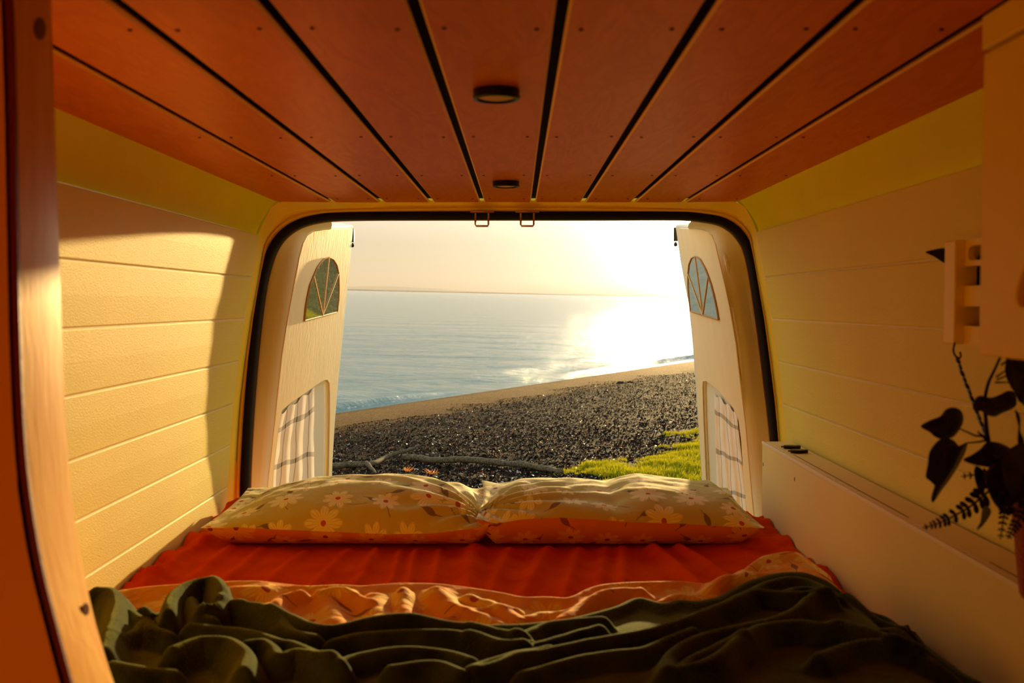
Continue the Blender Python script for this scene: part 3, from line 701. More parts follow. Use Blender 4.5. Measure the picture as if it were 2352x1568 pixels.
def dusty():
    t = MIRROR.node_tree; b = t.nodes['Principled BSDF']; N = t.nodes.new; L = t.links.new; out = t.nodes['Material Output']
    c = N('ShaderNodeTexCoord'); v = N('ShaderNodeTexVoronoi'); v.inputs['Scale'].default_value = 190; L(c.outputs['Object'], v.inputs['Vector'])
    cs = N('ShaderNodeSeparateColor'); L(v.outputs['Color'], cs.inputs[0])
    th = N('ShaderNodeMath'); th.operation = 'MULTIPLY'; L(cs.outputs[0], th.inputs[0]); th.inputs[1].default_value = .34
    lt = N('ShaderNodeMath'); lt.operation = 'LESS_THAN'; L(v.outputs['Distance'], lt.inputs[0]); L(th.outputs[0], lt.inputs[1])
    ml = N('ShaderNodeMath'); ml.operation = 'MULTIPLY'; L(lt.outputs[0], ml.inputs[0]); ml.inputs[1].default_value = .8
    ad = N('ShaderNodeMath'); ad.operation = 'ADD'; L(ml.outputs[0], ad.inputs[0]); ad.inputs[1].default_value = .05
    d = N('ShaderNodeBsdfDiffuse'); d.inputs[0].default_value = hexc('c8b890'); ms = N('ShaderNodeMixShader')
    L(ad.outputs[0], ms.inputs[0]); L(b.outputs[0], ms.inputs[1]); L(d.outputs[0], ms.inputs[2]); L(ms.outputs[0], out.inputs[0])
dusty()
def door(idx, sgn, A, B, C, board, window, fan, rays, recess, curtain, jamb, lab, edge_px, latch):
    A, B, C = [at(*p) for p in (A, B, C)]
    pl = Plane(A, B, C, Vector((-sgn, 0, 0)))
    root = empty('door_%d' % idx, A, lab, None, None, 'structure')
    n = pl.n; T = .007
    # inner board with the recess cut out of its lower edge
    lp = [pl.hit(u, v) for u, v in board]; rc = [pl.hit(u, v) for u, v in recess]
    b = MB(); b.plate([lp, rc], -n*T); b.build('inner_board', PLYDOOR, root, bevel=.0012)
    # outer steel shell: same outline, a bit larger, set back
    cen = sum(lp, Vector())/len(lp)
    outer = [pl.hit(u, v, -.012) for u, v in jamb]
    b = MB(); b.plate([outer], -n*.05); b.build('steel_shell', WHITE, root, bevel=.006)
    # liner wall round the recess
    b = MB(); m = len(rc); top = rc; low = [p-n*.011 for p in rc]
    b.grid([top+[top[0]], low+[low[0]]]); b.build('recess_lip', WHITE, root)
    # door edge roll between body seal and board
    b = MB(); rows = []
    near = [p for p in edge_px]
    for (u, v, u2, v2) in near:
        p = pl.hit(u, v, 0); q = at(u2, v2, 2.745)
        out_ = Vector((sgn, 0, 0))
        mid = p.lerp(q, .5)+Vector((-sgn*.004, -.006, 0))
        rows.append([p-n*.012, p-n*.003, p+n*.001+(q-p)*.06, p.lerp(q, .3)+Vector((-sgn*.003, -.004, 0)), mid, p.lerp(q, .8), q, q+Vector((sgn*.03, .01, 0)), q+Vector((sgn*.04, .05, 0))])
    b.grid(rows); b.build('edge_roll', WHITE, root, smooth=True)
    # fan window: four panes and three glazing bars
    W = [pl.hit(u, v, .0035) for u, v in window]; o = pl.hit(*fan, .0035); R = [pl.hit(u, v, .0035) for u, v in rays]
    b = MB(); b.tube(W+[W[0]], .0022, 6); b.build('window_bead', mat('window_bead%d' % idx, hexc('b08040'), .5), root)
    idxs = sorted(min(range(len(W)), key=lambda i: (W[i]-r).length) for r in R)
    seq = [W[:idxs[0]+1], W[idxs[0]:idxs[1]+1], W[idxs[1]:idxs[2]+1], W[idxs[2]:]]
    for s in seq:
        loop = [o]+s; c = sum(loop, Vector())/len(loop); tl = Vector((0, 0, 0))
        jig = n*random.uniform(-.0006, .0006)
        b = MB(); b.plate([[p.lerp(c, .02)-n*.0005+jig for p in loop]], -n*.002); b.build('pane', MIRROR, root)
    for i in idxs:
        d = W[i]-o; b = MB(); sd_ = n.cross(d.normalized())*.0016
        b.plate([[o-sd_, o+sd_, W[i]+sd_, W[i]-sd_]], n*.002); b.build('glazing_bar', mat('bar', hexc('ecc888'), .4), root)
    # checked cloth behind the cut-out
    (c00, c10, c01, c11) = curtain; NX, NY = 44, 60; P = []; UV = []
    for j in range(NY+1):
        r = []
        for i in range(NX+1):
            a = i/NX; f = j/NY
            u = (c00[0]*(1-a)+c10[0]*a)*(1-f)+(c01[0]*(1-a)+c11[0]*a)*f; v = (c00[1]*(1-a)+c10[1]*a)*(1-f)+(c01[1]*(1-a)+c11[1]*a)*f
            d = -.0055+.0028*math.sin(a*21+f*2.5+math.sin(f*7))*(.4+f)+.0016*noise.noise((a*5, f*9, idx))
            if j == 0: v += 4*math.sin(a*17)
            r.append(pl.hit(u, v, d)); UV.append((a*.9, f*1.6))
        P.append(r)
    b = MB(); b.grid(P); b.build('check_cloth', CLOTH, root, smooth=True, uv=UV)
    # small latch at the free upper corner
    b = MB(); c = pl.hit(*latch, -.02); b.obox(c, (.006, 0, 0), (0, .004, 0), (0, 0, .022)); b.build('latch', BLACK, root, bevel=.001)
    b = MB(); c = c+Vector((0, 0, -.032)); b.lathe(c, [(.0001, -.007), (.005, -.005), (.006, 0), (.004, .006), (.0001, .008)], 10); b.build('latch_knob', BLACK, root)
    return pl
lwin = [(700, 736), (701, 726), (703, 705), (707, 681), (713, 654), (721, 634), (729, 615), (737, 603), (746, 594), (756, 591), (766, 596), (774, 609), (778, 628), (779, 664), (778, 690), (775, 716)]
door(1, -1, (615, 1123, 2.80), (704, 545, 2.80), (760, 1100, 3.38),
     [(592, 1290), (603, 1200), (615, 1123), (623, 1052), (636, 930), (648, 817), (661, 735), (676, 654), (688, 592), (697, 558), (706, 541), (720, 532), (745, 528), (800, 526), (806, 530), (800, 610), (788, 740), (777, 860), (768, 960), (762, 1060), (759, 1150), (757, 1290)],
     lwin, (741.6, 723.6), [(723, 635), (756, 591), (774, 639)],
     [(648, 942), (672, 922), (704, 901), (730, 882), (745, 873), (752, 872), (757, 880), (758, 900), (758, 960), (756, 1060), (753, 1200), (753, 1270), (612, 1270), (622, 1150), (632, 1050), (640, 985)],
     ((644, 950), (722, 892), (606, 1262), (722, 1262)),
     [(585, 1300), (604, 1130), (625, 930), (650, 740), (676, 590), (690, 545), (706, 528), (730, 520), (790, 517), (812, 516), (812, 527), (806, 600), (792, 740), (780, 860), (771, 960), (765, 1060), (762, 1150), (760, 1300)],
     'open left rear door, cream board with fan window and cloth pocket, sunlit',
     [(597, 1250, 556, 1290), (615, 1123, 566, 1150), (636, 930, 578, 930), (648, 817, 588, 810), (661, 735, 597, 728), (676, 654, 608, 650), (688, 592, 620, 600), (697, 558, 634, 565), (708, 540, 658, 533), (725, 530, 700, 511), (760, 527, 760, 502)], (809, 540))
rwin = [(1650, 734), (1643, 695), (1633, 654), (1620, 618), (1608, 596), (1596, 589), (1588, 593), (1582, 608), (1580, 629), (1580, 660), (1583, 695), (1585, 717)]
rwin = [(1650, 734), (1647, 715), (1643, 695), (1638, 673), (1633, 654), (1626, 634), (1620, 618), (1608, 596), (1602, 591), (1596, 589), (1588, 593), (1582, 608), (1580, 629), (1580, 660), (1583, 695), (1585, 714)]
door(2, 1, (1725, 1129, 2.80), (1633, 545, 2.80), (1615, 1118, 3.36),
     [(1740, 1290), (1732, 1200), (1725, 1129), (1712, 981), (1702, 899), (1689, 787), (1676, 712), (1664, 654), (1650, 594), (1642, 560), (1633, 540), (1622, 530), (1600, 526), (1560, 524), (1556, 527), (1568, 600), (1584, 695), (1593, 780), (1600, 874), (1607, 990), (1615, 1118), (1622, 1290)],
     rwin, (1613.7, 723), [(1625, 636), (1596, 589), (1581, 630)],
     [(1722, 1240), (1708, 1100), (1702, 1010), (1696, 965), (1684, 937), (1659, 907), (1640, 888), (1622, 875), (1614, 876), (1613, 890), (1615, 960), (1622, 1118), (1628, 1240)],
     ((1640, 903), (1692, 948), (1650, 1235), (1724, 1235)),
     [(1746, 1300), (1736, 1130), (1714, 930), (1690, 740), (1665, 600), (1652, 550), (1636, 528), (1610, 519), (1570, 516), (1550, 516), (1552, 528), (1562, 600), (1580, 695), (1589, 780), (1596, 874), (1604, 990), (1612, 1118), (1618, 1300)],
     'open right rear door, shaded cream board with fan window and cloth pocket',
     [(1738, 1250, 1792, 1290), (1725, 1129, 1786, 1150), (1712, 981, 1770, 960), (1702, 899, 1760, 880), (1689, 787, 1748, 780), (1676, 712, 1738, 715), (1664, 654, 1728, 650), (1650, 594, 1716, 590), (1642, 560, 1702, 556), (1628, 537, 1678, 524), (1610, 528, 1640, 509), (1580, 525, 1590, 502)], (1552, 538))

# ------------------------------------------------------------------ storage box along the right wall
XB, ZT, YX = .604, -.340, 2.52
r = empty('storage_box', (.64, 1.5, -.62), 'long low painted storage box along the right wall beside the bed', 'storage box')
b = MB(); b.box((XB, .2, -.62), (XB+.010, YX, ZT-.001)); b.build('front_panel', BOXM, r, bevel=.0008)
b = MB(); b.box((XB+.010, YX-.01, -.62), (.678, YX, ZT-.010)); b.build('end_panel', BOXM, r)
b = MB(); b.box((XB+.010, .2, ZT-.010), (.675, YX, ZT)); b.build('top_board', BOXM, r, bevel=.0008)
b = MB(); b.box((XB-.0015, .2, ZT-.006), (XB+.0035, YX, ZT+.0012)); b.build('edge_strip', TRIM_LITGAP, r, bevel=.0008)
for y0, y1 in ((1.62, 2.30), (1.16, 1.34)):
    b = MB(); b.box((XB+.017, y0, ZT-.0005), (XB+.0188, y1, ZT+.0004)); b.build('lid_slot', SLOT, r)
for u, v in ((1753, 1066), (1825, 1100)):
    p = atx(u, v, XB); b = MB(); b.obox(p, (.0006, 0, 0), (0, .0022, 0), (0, 0, .0042)); b.build('screw_hole', SLOT, r, bevel=.0005)
for (u0, u1, v, lab) in ((1799, 1840, 1026, 'black plastic clip on the box top, the farther one of the two'), (1815, 1857, 1036, 'black plastic clip on the box top, the nearer one of the two')):
    c0 = atz(u0, v, ZT+.004); c1 = atz(u1, v, ZT+.004); c = (c0+c1)/2; d = (c1-c0); L_ = d.length/2; d.normalize(); w = Vector((-d.y, d.x, 0))
    out = []
    for k in range(24):
        a = 2*math.pi*k/24; rr = 1.0; x = math.cos(a)*L_; y = math.sin(a)*.0125*(1.0-.25*math.cos(a)); out.append(c+d*x*.96+w*y-Vector((0, 0, .0035)))
    hole = [c+d*(L_*.72+.0022*math.cos(a))+w*.0022*math.sin(a)-Vector((0, 0, .0035)) for a in np.linspace(0, 2*math.pi, 8, endpoint=False)]
    e = empty('plastic_clip', c-Vector((0, 0, .004)), lab, 'clip')
    b = MB(); b.plate([out, hole], (0, 0, .007)); b.build('clip_body', BLACK, e, bevel=.001)
    b = MB(); b.obox(c-d*L_*1.0+w*.004, d*.004, w*.0012, (0, 0, .0015)); b.build('prong', BLACK, e)

# ------------------------------------------------------------------ curved pine post and partition at left
PR = [(116, -60), (118, 0), (125, 240), (133, 500), (140, 700), (146, 860), (153, 1000), (162, 1110), (176, 1220), (194, 1320), (222, 1440), (262, 1568), (290, 1640)]
PL_ = [(26, -60), (30, 0), (38, 240), (43, 500), (47, 700), (52, 860), (59, 1000), (69, 1110), (85, 1220), (104, 1320), (134, 1440), (168, 1568), (190, 1640)]
YP = .86
root = empty('partition_post', at(200, 1500, YP), 'curved pine post of the partition in the left foreground', 'post')
b = MB(); rows = []
def lerp_path(P, n=60):
    V = catmull([Vector((p[0], p[1], 0)) for p in P], 6); return V
A_ = lerp_path(PR); B_ = lerp_path(PL_)
for p, q in zip(A_, B_):
    f = at(p.x, p.y, YP); d = ray(q.x, q.y); yn = f.x/d.x*(1.0); nr = Vector((f.x, YP-.07, 0)); nr = at(q.x, q.y, YP-.068)
    rows.append([f+Vector((-.012, .004, 0)), f+Vector((-.004, .003, 0)), f, f.lerp(nr, .5)+Vector((.0015, 0, 0)), nr, nr+Vector((-.004, -.002, 0)), nr+Vector((-.012, 0, 0)), f+Vector((-.02, 0, 0))])
b.grid(rows, True); q = b.build('jamb_face', PINE, root, smooth=True); q.data.set_sharp_from_angle(angle=math.radians(25))
for u, v, s in ((85, 83, .007), (191, 1397, .004)):
    # knots: small round inlays of darker grain
    i = min(range(len(A_)), key=lambda k: abs(A_[k].y-v)); t = (u-B_[i].x)/(A_[i].x-B_[i].x)
    p = rows[i][4].lerp(rows[i][2], t)+Vector((.0022, 0, 0)); ax = (rows[i][2]-rows[i][4]).normalized()
    b = MB(); b.plate([[p+ax*s*1.5*math.cos(a)+Vector((0, 0, s*1.6*math.sin(a)*.8)) for a in np.linspace(0, 2*math.pi, 18, endpoint=False)]], (-.001, 0, 0))
    b.build('knot', mat('knot_%d' % u, hexc('6a3810'), .4), root)
b = MB(); rows2 = []
for q in B_:
    k = 16-.006*max(0, q.y-700)*0; o1 = at(q.x+2, q.y, YP-.069); w = 22 if q.y < 1100 else 24
    o2 = at(q.x-w, q.y, YP-.069)
    rows2.append([o1, o1+Vector((0, -.004, 0)), o2+Vector((0, -.004, 0)), o2+Vector((0, .02, 0))])
b.grid(rows2); b.build('edge_lip', REDW, root, smooth=False)  # dark red lip: the shadow on this thin edge is put into its colour
b = MB(); rows3 = []
for q in B_:
    o2 = at(q.x-21, q.y, YP-.073); rows3.append([o2+Vector((0, .012, 0)), o2+Vector((.0005, 0, 0)), Vector((min(-.80, o2.x-.05), o2.y, o2.z)), Vector((min(-.80, o2.x-.05), o2.y+.012, o2.z))])
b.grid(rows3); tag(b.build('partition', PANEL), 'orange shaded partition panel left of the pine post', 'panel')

# ------------------------------------------------------------------ cabinet at right
XK, YK, ZK = .42, .935, -.048
r = empty('overhead_cabinet', (.55, .6, ZK), 'painted overhead cabinet in the right foreground with a cut-out grip', 'cabinet')
b = MB(); b.box((XK+.016, .25, ZK), (.555, YK, .2585)); b.build('body', CABM, r, bevel=.0015)
zs = .226
grip = [atx(u, v, XK) for u, v in ((2337, 696), (2334, 680), (2336, 662), (2345, 632), (2353, 610), (2400, 580), (2430, 600), (2430, 690), (2400, 706), (2352, 704), (2343, 702))]
b = MB(); y0 = .25
b.plate([[(XK, y0, ZK+.001), (XK, YK, ZK+.001), (XK, YK, zs-.0015), (XK, y0, zs-.0015)], grip], (.014, 0, 0)); d = b.build('cabinet_door', CABM, r, bevel=.002)
b = MB(); b.plate([[p+Vector((.013, 0, 0)) for p in [c+(c-sum(grip, Vector())/len(grip))*.12 for c in grip]]], (.002, 0, 0)); b.build('grip_recess', REDW, d)
b = MB(); b.box((XK-.002, .25, zs+.0015), (XK+.016, YK, .2585)); b.build('fascia', CABM, r, bevel=.002)

# ------------------------------------------------------------------ little rack on the right wall
XR = .575
def rp(u, v, X): return atx(u, v, X)
yr1 = XR*F/975; yr0 = XR*F/1000; zt, zb = .0835, -.0535; rx = empty('spice_rack', (XR+.02, 1.2, zb), 'small painted slatted rack on the right wall behind the cabinet', 'rack')
RK = mat('rack_paint', hexc('fce070'), .5)
b = MB(); b.box((XR, yr0, zb), (XR+.062, yr1, zt)); b.build('end_stile', RK, rx, bevel=.002)
b = MB(); b.box((XR+.046, .95, zb), (XR+.050, yr0, zt)); b.build('back_board', BACK, rx)
X2 = XR+.013; yl = X2*F/1013; sl_z = []
for (va, vb) in ((545, 613), (657, 703), (747, 788)):
    z1 = (697-va)/1013*X2; z0 = (697-vb)/1013*X2; sl_z.append((z0, z1))
    b = MB()
    if va == 545:
        hole = []
        cy0, cy1, cz0, cz1 = 1.02, X2*F/1029, (697-599)/1030*X2, (697-566)/1030*X2; rr = (cz1-cz0)/2
        for a in np.linspace(-math.pi/2, math.pi/2, 8): hole.append((X2, cy1-rr+rr*math.cos(a), (cz0+cz1)/2+rr*math.sin(a)))
        for a in np.linspace(math.pi/2, 3*math.pi/2, 8): hole.append((X2, cy0+rr*math.cos(a), (cz0+cz1)/2+rr*math.sin(a)))
        b.plate([[(X2, .95, z0), (X2, yr0, z0), (X2, yr0, min(z1, zt)), (X2, .95, min(z1, zt))], hole], (.008, 0, 0))
    else: b.box((X2, .95, z0), (X2+.008, yr0, z1))
    b.build('slat', RK, rx)
b = MB(); b.box((XR+.012, .95, zb), (XR+.046, yr0, zb+.006)); b.build('bottom_board', RK, rx)
zsh = .025; b = MB(); b.box((X2+.008, .95, sl_z[1][1]-.006), (XR+.046, yr0, sl_z[1][1]-.002)); b.build('shelf', RK, rx)
def bottle(x, y, z, rd, h, m, name, lab, cat):
    b = MB(); b.lathe((x, y, z), [(.0001, 0), (rd*.92, 0), (rd, .003), (rd, h*.72), (rd*.9, h*.8), (rd*.55, h*.86), (rd*.55, h), (.0001, h)], 20); return tag(b.build(name, m, smooth=True), lab, cat)
JAR = mat('dark_jar', (.003, .002, .001, 1), .9, spec=0)
bottle(X2+.026, 1.335, sl_z[1][1]-.002, .0165, .05, JAR, 'spice_jar', 'dark jar in the middle opening of the rack', 'jar')
bottle(X2+.026, 1.300, sl_z[1][1]-.002, .0165, .048, mat('dark_green_glass', (.004, .007, .003, 1), .6, spec=.05), 'spice_jar', 'second dark jar in the middle opening, next to the cabinet edge', 'jar')
bottle(X2+.032, 1.335, zb+.006, .0125, .046, JAR, 'spice_jar', 'dark jar in the lowest opening of the rack', 'jar')
e = empty('small_packet', (X2+.018, 1.297, zb+.006), 'pale packet with a red spot in the lowest rack opening', 'packet')
b = MB(); b.box((X2+.0105, 1.255, zb+.0062), (X2+.022, 1.313, zb+.0355)); b.build('wrapper', mat('packet', hexc('c8a860'), .6), e, bevel=.002)
b = MB(); b.plate([[(X2+.0101, 1.291+.0105*math.cos(a), zb+.022+.0105*math.sin(a)) for a in np.linspace(0, 2*math.pi, 18, endpoint=False)]], (.0006, 0, 0)); b.build('red_spot', mat('red_spot', hexc('e83c10'), .5), e)

# ------------------------------------------------------------------ chain and hanging plant
def chain():
    YC = 1.36
    r = empty('chain', at(2198, 800, YC), 'thin dark metal chain hanging from the rack down to the plant', 'chain')
    pts = [Vector(p) for p in ((2193, 786, 0), (2191, 796, 0), (2190, 806, 0), (2194, 816, 0), (2202, 822, 0), (2207, 818, 0), (2205, 808, 0))]
    YCF = lambda v: 1.345-.225*min(1, max(0, (v-800)/210))
    b = MB(); b.tube([at(p.x, p.y, 1.345) for p in catmull(pts, 4)], .0013, 6); b.build('hook', IRON, r, smooth=True)
    path = [(2199, 822), (2212, 862), (2226, 898), (2238, 930), (2250, 962), (2262, 992), (2270, 1010)]
    P = catmull([Vector((u, v, 0)) for u, v in path], 8); acc = [0]
    for a, c in zip(P[:-1], P[1:]): acc.append(acc[-1]+(c-a).length)
    step = 15.5; d = 6; k = 0
    while d < acc[-1]:
        i = max(j for j in range(len(acc)) if acc[j] <= d); i = min(i, len(P)-2); f = (d-acc[i])/(acc[i+1]-acc[i]); q = P[i].lerp(P[i+1], f); t = (P[i+1]-P[i]).normalized()
        c = at(q.x, q.y, YCF(q.y)); T = (at(q.x+t.x, q.y+t.y, YCF(q.y+t.y))-c).normalized(); S = Vector((0, 1, 0)) if k % 2 else T.cross(Vector((0, 1, 0)))
        if k % 2: S = (Vector((0, 1, 0))*.8+T.cross(Vector((0, 1, 0)))*.5).normalized()
        lp = []
        for a in np.linspace(0, 2*math.pi, 16, endpoint=False):
            cx = math.cos(a); sx = math.sin(a); lp.append(c+T*(cx*.0036+(.0030 if cx > 0 else -.0030))+S*sx*.0043)
        b = MB(); b.tube(lp+[lp[0]], .0014, 6, cap=False); b.build('link', IRON, r, smooth=True); d += step; k += 1
chain()
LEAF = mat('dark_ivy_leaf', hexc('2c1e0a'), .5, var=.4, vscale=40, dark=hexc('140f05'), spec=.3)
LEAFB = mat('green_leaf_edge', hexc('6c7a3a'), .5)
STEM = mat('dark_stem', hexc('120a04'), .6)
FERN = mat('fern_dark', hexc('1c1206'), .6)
def plant():
    Yp = 1.12
    r = empty('hanging_plant', at(2352, 1380, Yp), 'hanging pot of dark trailing ivy and fern leaves at the right edge', 'plant')
    # pot
    b = MB(); c = at(2412, 1375, Yp); R = .040; h = .105
    prof = [(.0001, 0), (R*.72, 0), (R*.78, .005), (R*.86, h*.35), (R*.95, h*.7), (R*1.03, h), (R*.98, h+.003), (R*.92, h-.004), (.0001, h-.012)]
    b.lathe(c, prof, 40)
    b.build('pot', mat('fuzzy_coir', hexc('a8502c'), .95, bump=1, bscale=260, sheen=.8, var=.4, vscale=60, sheen_tint=(1, .5, .3, 1)), r, smooth=True)
    def lerp3(u, v, dy): return at(u, v, Yp+dy)
    def stem(px, rad, name='stem'):
        P = catmull([lerp3(*p) for p in px], 5); n = len(P); b = MB(); b.tube(P, [rad*(1-.5*i/n) for i in range(n)], 6); b.build(name, STEM, r, smooth=True)
    stem([(2284, 1050, 0), (2270, 1010, 0), (2264, 960, 0), (2262, 920, 0), (2270, 880, -.01), (2284, 850, -.02), (2300, 815, -.03)], .0026)
    stem([(2284, 1050, 0), (2262, 1006, 0), (2240, 1000, 0), (2222, 992, 0), (2203, 984, 0)], .0015)
    stem([(2266, 1010, 0), (2250, 1014, 0), (2222, 1017, 0)], .0015)
    stem([(2330, 1150, 0), (2300, 1090, 0), (2284, 1045, 0)], .003)
    stem([(2262, 1003, 0), (2250, 995, -.003), (2246, 990, -.005)], .0013)
    for q in ((2288, 866, 2310, 850), (2290, 872, 2322, 858), (2286, 878, 2318, 878), (2300, 838, 2316, 826)):
        stem([(q[0], q[1], -.02), ((q[0]+q[2])/2, (q[1]+q[3])/2, -.02), (q[2], q[3], -.02)], .0012)
    stem([(2318, 815, -.01), (2313, 850, -.01), (2322, 880, -.01), (2345, 910, -.01), (2352, 930, -.01)], .0025)
    def leaf(px, cen, dy=0, fold=.010, m=LEAF, twist=0):
        L_ = smooth_loop(px, 3); c = Vector((cen[0], cen[1], 0)); rings = []
        for k in (0, .35, .7, 1.0):
            row = []
            for (u, v) in L_:
                uu = c.x+(u-c.x)*k; vv = c.y+(v-c.y)*k
                row.append(at(uu, vv, Yp+dy+fold*(k*k)*math.sin((u-c.x)*.05+(v-c.y)*.03)+twist*(v-c.y)*.0004*k))
            rings.append(row)
        b = MB(); b.grid(rings, True); o = b.build('leaf', m, r, smooth=True)
        sd = o.modifiers.new('thick', 'SOLIDIFY'); sd.thickness = .0006
        return o
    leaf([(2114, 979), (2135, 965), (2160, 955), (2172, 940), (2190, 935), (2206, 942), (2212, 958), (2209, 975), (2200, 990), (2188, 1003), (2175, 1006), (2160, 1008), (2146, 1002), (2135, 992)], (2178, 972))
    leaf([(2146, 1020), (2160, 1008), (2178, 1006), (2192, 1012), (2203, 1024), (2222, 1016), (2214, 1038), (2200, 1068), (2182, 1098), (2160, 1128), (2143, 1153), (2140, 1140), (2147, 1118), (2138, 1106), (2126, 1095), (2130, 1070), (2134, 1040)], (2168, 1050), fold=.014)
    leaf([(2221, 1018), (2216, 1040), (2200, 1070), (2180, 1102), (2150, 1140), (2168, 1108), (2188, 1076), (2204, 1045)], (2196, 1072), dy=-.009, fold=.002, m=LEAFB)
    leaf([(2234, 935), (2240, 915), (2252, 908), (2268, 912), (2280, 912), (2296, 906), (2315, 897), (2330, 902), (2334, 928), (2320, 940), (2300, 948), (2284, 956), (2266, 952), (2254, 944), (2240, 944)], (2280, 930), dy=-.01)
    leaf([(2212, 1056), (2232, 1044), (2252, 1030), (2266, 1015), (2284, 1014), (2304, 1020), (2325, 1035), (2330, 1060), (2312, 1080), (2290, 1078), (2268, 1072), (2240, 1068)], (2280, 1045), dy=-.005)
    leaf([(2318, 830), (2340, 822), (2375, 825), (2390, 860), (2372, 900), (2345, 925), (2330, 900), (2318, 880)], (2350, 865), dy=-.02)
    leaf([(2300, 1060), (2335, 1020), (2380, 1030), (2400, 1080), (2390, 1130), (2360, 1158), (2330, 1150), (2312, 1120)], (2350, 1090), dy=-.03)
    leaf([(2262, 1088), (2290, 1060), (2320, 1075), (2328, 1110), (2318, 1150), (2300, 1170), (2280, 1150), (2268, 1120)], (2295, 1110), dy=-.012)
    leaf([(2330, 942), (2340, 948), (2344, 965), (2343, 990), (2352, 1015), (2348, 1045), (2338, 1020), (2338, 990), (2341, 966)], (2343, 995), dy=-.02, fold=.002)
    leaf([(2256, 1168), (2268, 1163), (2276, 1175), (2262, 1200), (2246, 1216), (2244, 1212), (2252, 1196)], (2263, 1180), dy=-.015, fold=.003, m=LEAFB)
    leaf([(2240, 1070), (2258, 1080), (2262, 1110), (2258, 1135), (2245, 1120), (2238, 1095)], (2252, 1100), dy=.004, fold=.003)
    # ferns
    def frond(px, n, l0, l1, dy=0):
        P = catmull([Vector((u, v, 0)) for u, v in px], 8); m = len(P)
        b = MB(); b.tube([at(p.x, p.y, Yp+dy) for p in P], [.0016*(1-.6*i/m) for i in range(m)], 5); fr = b.build('fern_frond', FERN, r, smooth=True)
        for k in range(n):
            f = k/n; i = min(int(f*(m-1)), m-2); p = P[i]; t = (P[i+1]-P[i]).normalized(); ln = l0+(l1-l0)*f
            for sg in (-1, 1):
                nrm = Vector((-t.y, t.x, 0))*sg; d = (nrm*.9+t*.45).normalized(); w = ln*.24
                out = []
                for a in np.linspace(0, 2*math.pi, 9, endpoint=False):
                    q = p+d*(ln*.5+ln*.5*math.cos(a))+Vector((-d.y, d.x, 0))*w*math.sin(a)*(1+.2*math.cos(a))
                    out.append(at(q.x, q.y, Yp+dy+.004*math.sin(k*1.3)*(1+math.cos(a))))
                b = MB(); b.plate([out], (0, .0006, 0)); b.build('leaflet', FERN, fr)
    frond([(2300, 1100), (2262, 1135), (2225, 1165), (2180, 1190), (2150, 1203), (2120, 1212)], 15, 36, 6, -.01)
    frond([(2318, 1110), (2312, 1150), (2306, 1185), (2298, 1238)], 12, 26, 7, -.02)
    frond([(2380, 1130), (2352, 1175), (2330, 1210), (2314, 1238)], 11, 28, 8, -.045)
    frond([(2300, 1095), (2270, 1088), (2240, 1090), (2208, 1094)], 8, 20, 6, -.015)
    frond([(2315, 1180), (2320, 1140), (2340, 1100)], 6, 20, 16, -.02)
plant()
# dark leaf tip behind the rack
b = MB(); px = smooth_loop([(2126, 579), (2145, 573), (2172, 570), (2180, 590), (2176, 606), (2160, 598), (2144, 588)], 3); P = [at(u, v, 1.44) for u, v in px]
b.plate([P], (0, .001, 0)); tag(b.build('pointed_leaf', LEAF), 'dark pointed leaf tip sticking out behind the rack', 'leaf')

# ------------------------------------------------------------------ ceiling lamps
for u, v, lab in ((1140, 222, 'round black rimmed ceiling lamp nearer the viewer'), (1162, 423, 'round black rimmed ceiling lamp nearer the rear door')):
    d = ray(u, v+6); c = d*(.249/d.z); D = .0285; r = empty('ceiling_lamp', (c.x, c.y, .26), lab, 'lamp', 'lamps in the ceiling')
    b = MB(); b.lathe((c.x, c.y, .26), [(D, 0), (D, -.0095), (D-.001, -.0115), (D-.004, -.0118), (D-.0052, -.0105), (D-.0052, -.004)], 48); b.build('rim', BLACK, r, smooth=False)
    b = MB(); b.lathe((c.x, c.y, .26), [(D-.0052, -.0085), (D-.010, -.0100), (.0001, -.0105)], 48); b.build('diffuser', DIFF, r, smooth=True)
    b = MB(); b.lathe((c.x+D+.0006, c.y-.003, .26-.0095), [(.0001, -.0016), (.0014, -.001), (.0014, .001), (.0001, .0016)], 8); b.build('clip', STEEL, r)

# ------------------------------------------------------------------ bedding
def px2xy(px, z):
    out = []
    for p in px:
        zz = p[2] if len(p) > 2 else z
        q = atz(p[0], p[1], zz); out.append((q.x, q.y))
    return np.array(out)
def poly_d(X, Y, P):
    D = np.full(X.shape, 9.0)
    for (x0, y0), (x1, y1) in zip(P[:-1], P[1:]):
        dx, dy = x1-x0, y1-y0; t = np.clip(((X-x0)*dx+(Y-y0)*dy)/(dx*dx+dy*dy+1e-12), 0, 1)
        D = np.minimum(D, np.hypot(X-x0-t*dx, Y-y0-t*dy))
    return D
def cm(P, k=5):
    V = catmull([Vector((p[0], p[1], 0)) for p in P], k); return np.array([(v.x, v.y) for v in V])

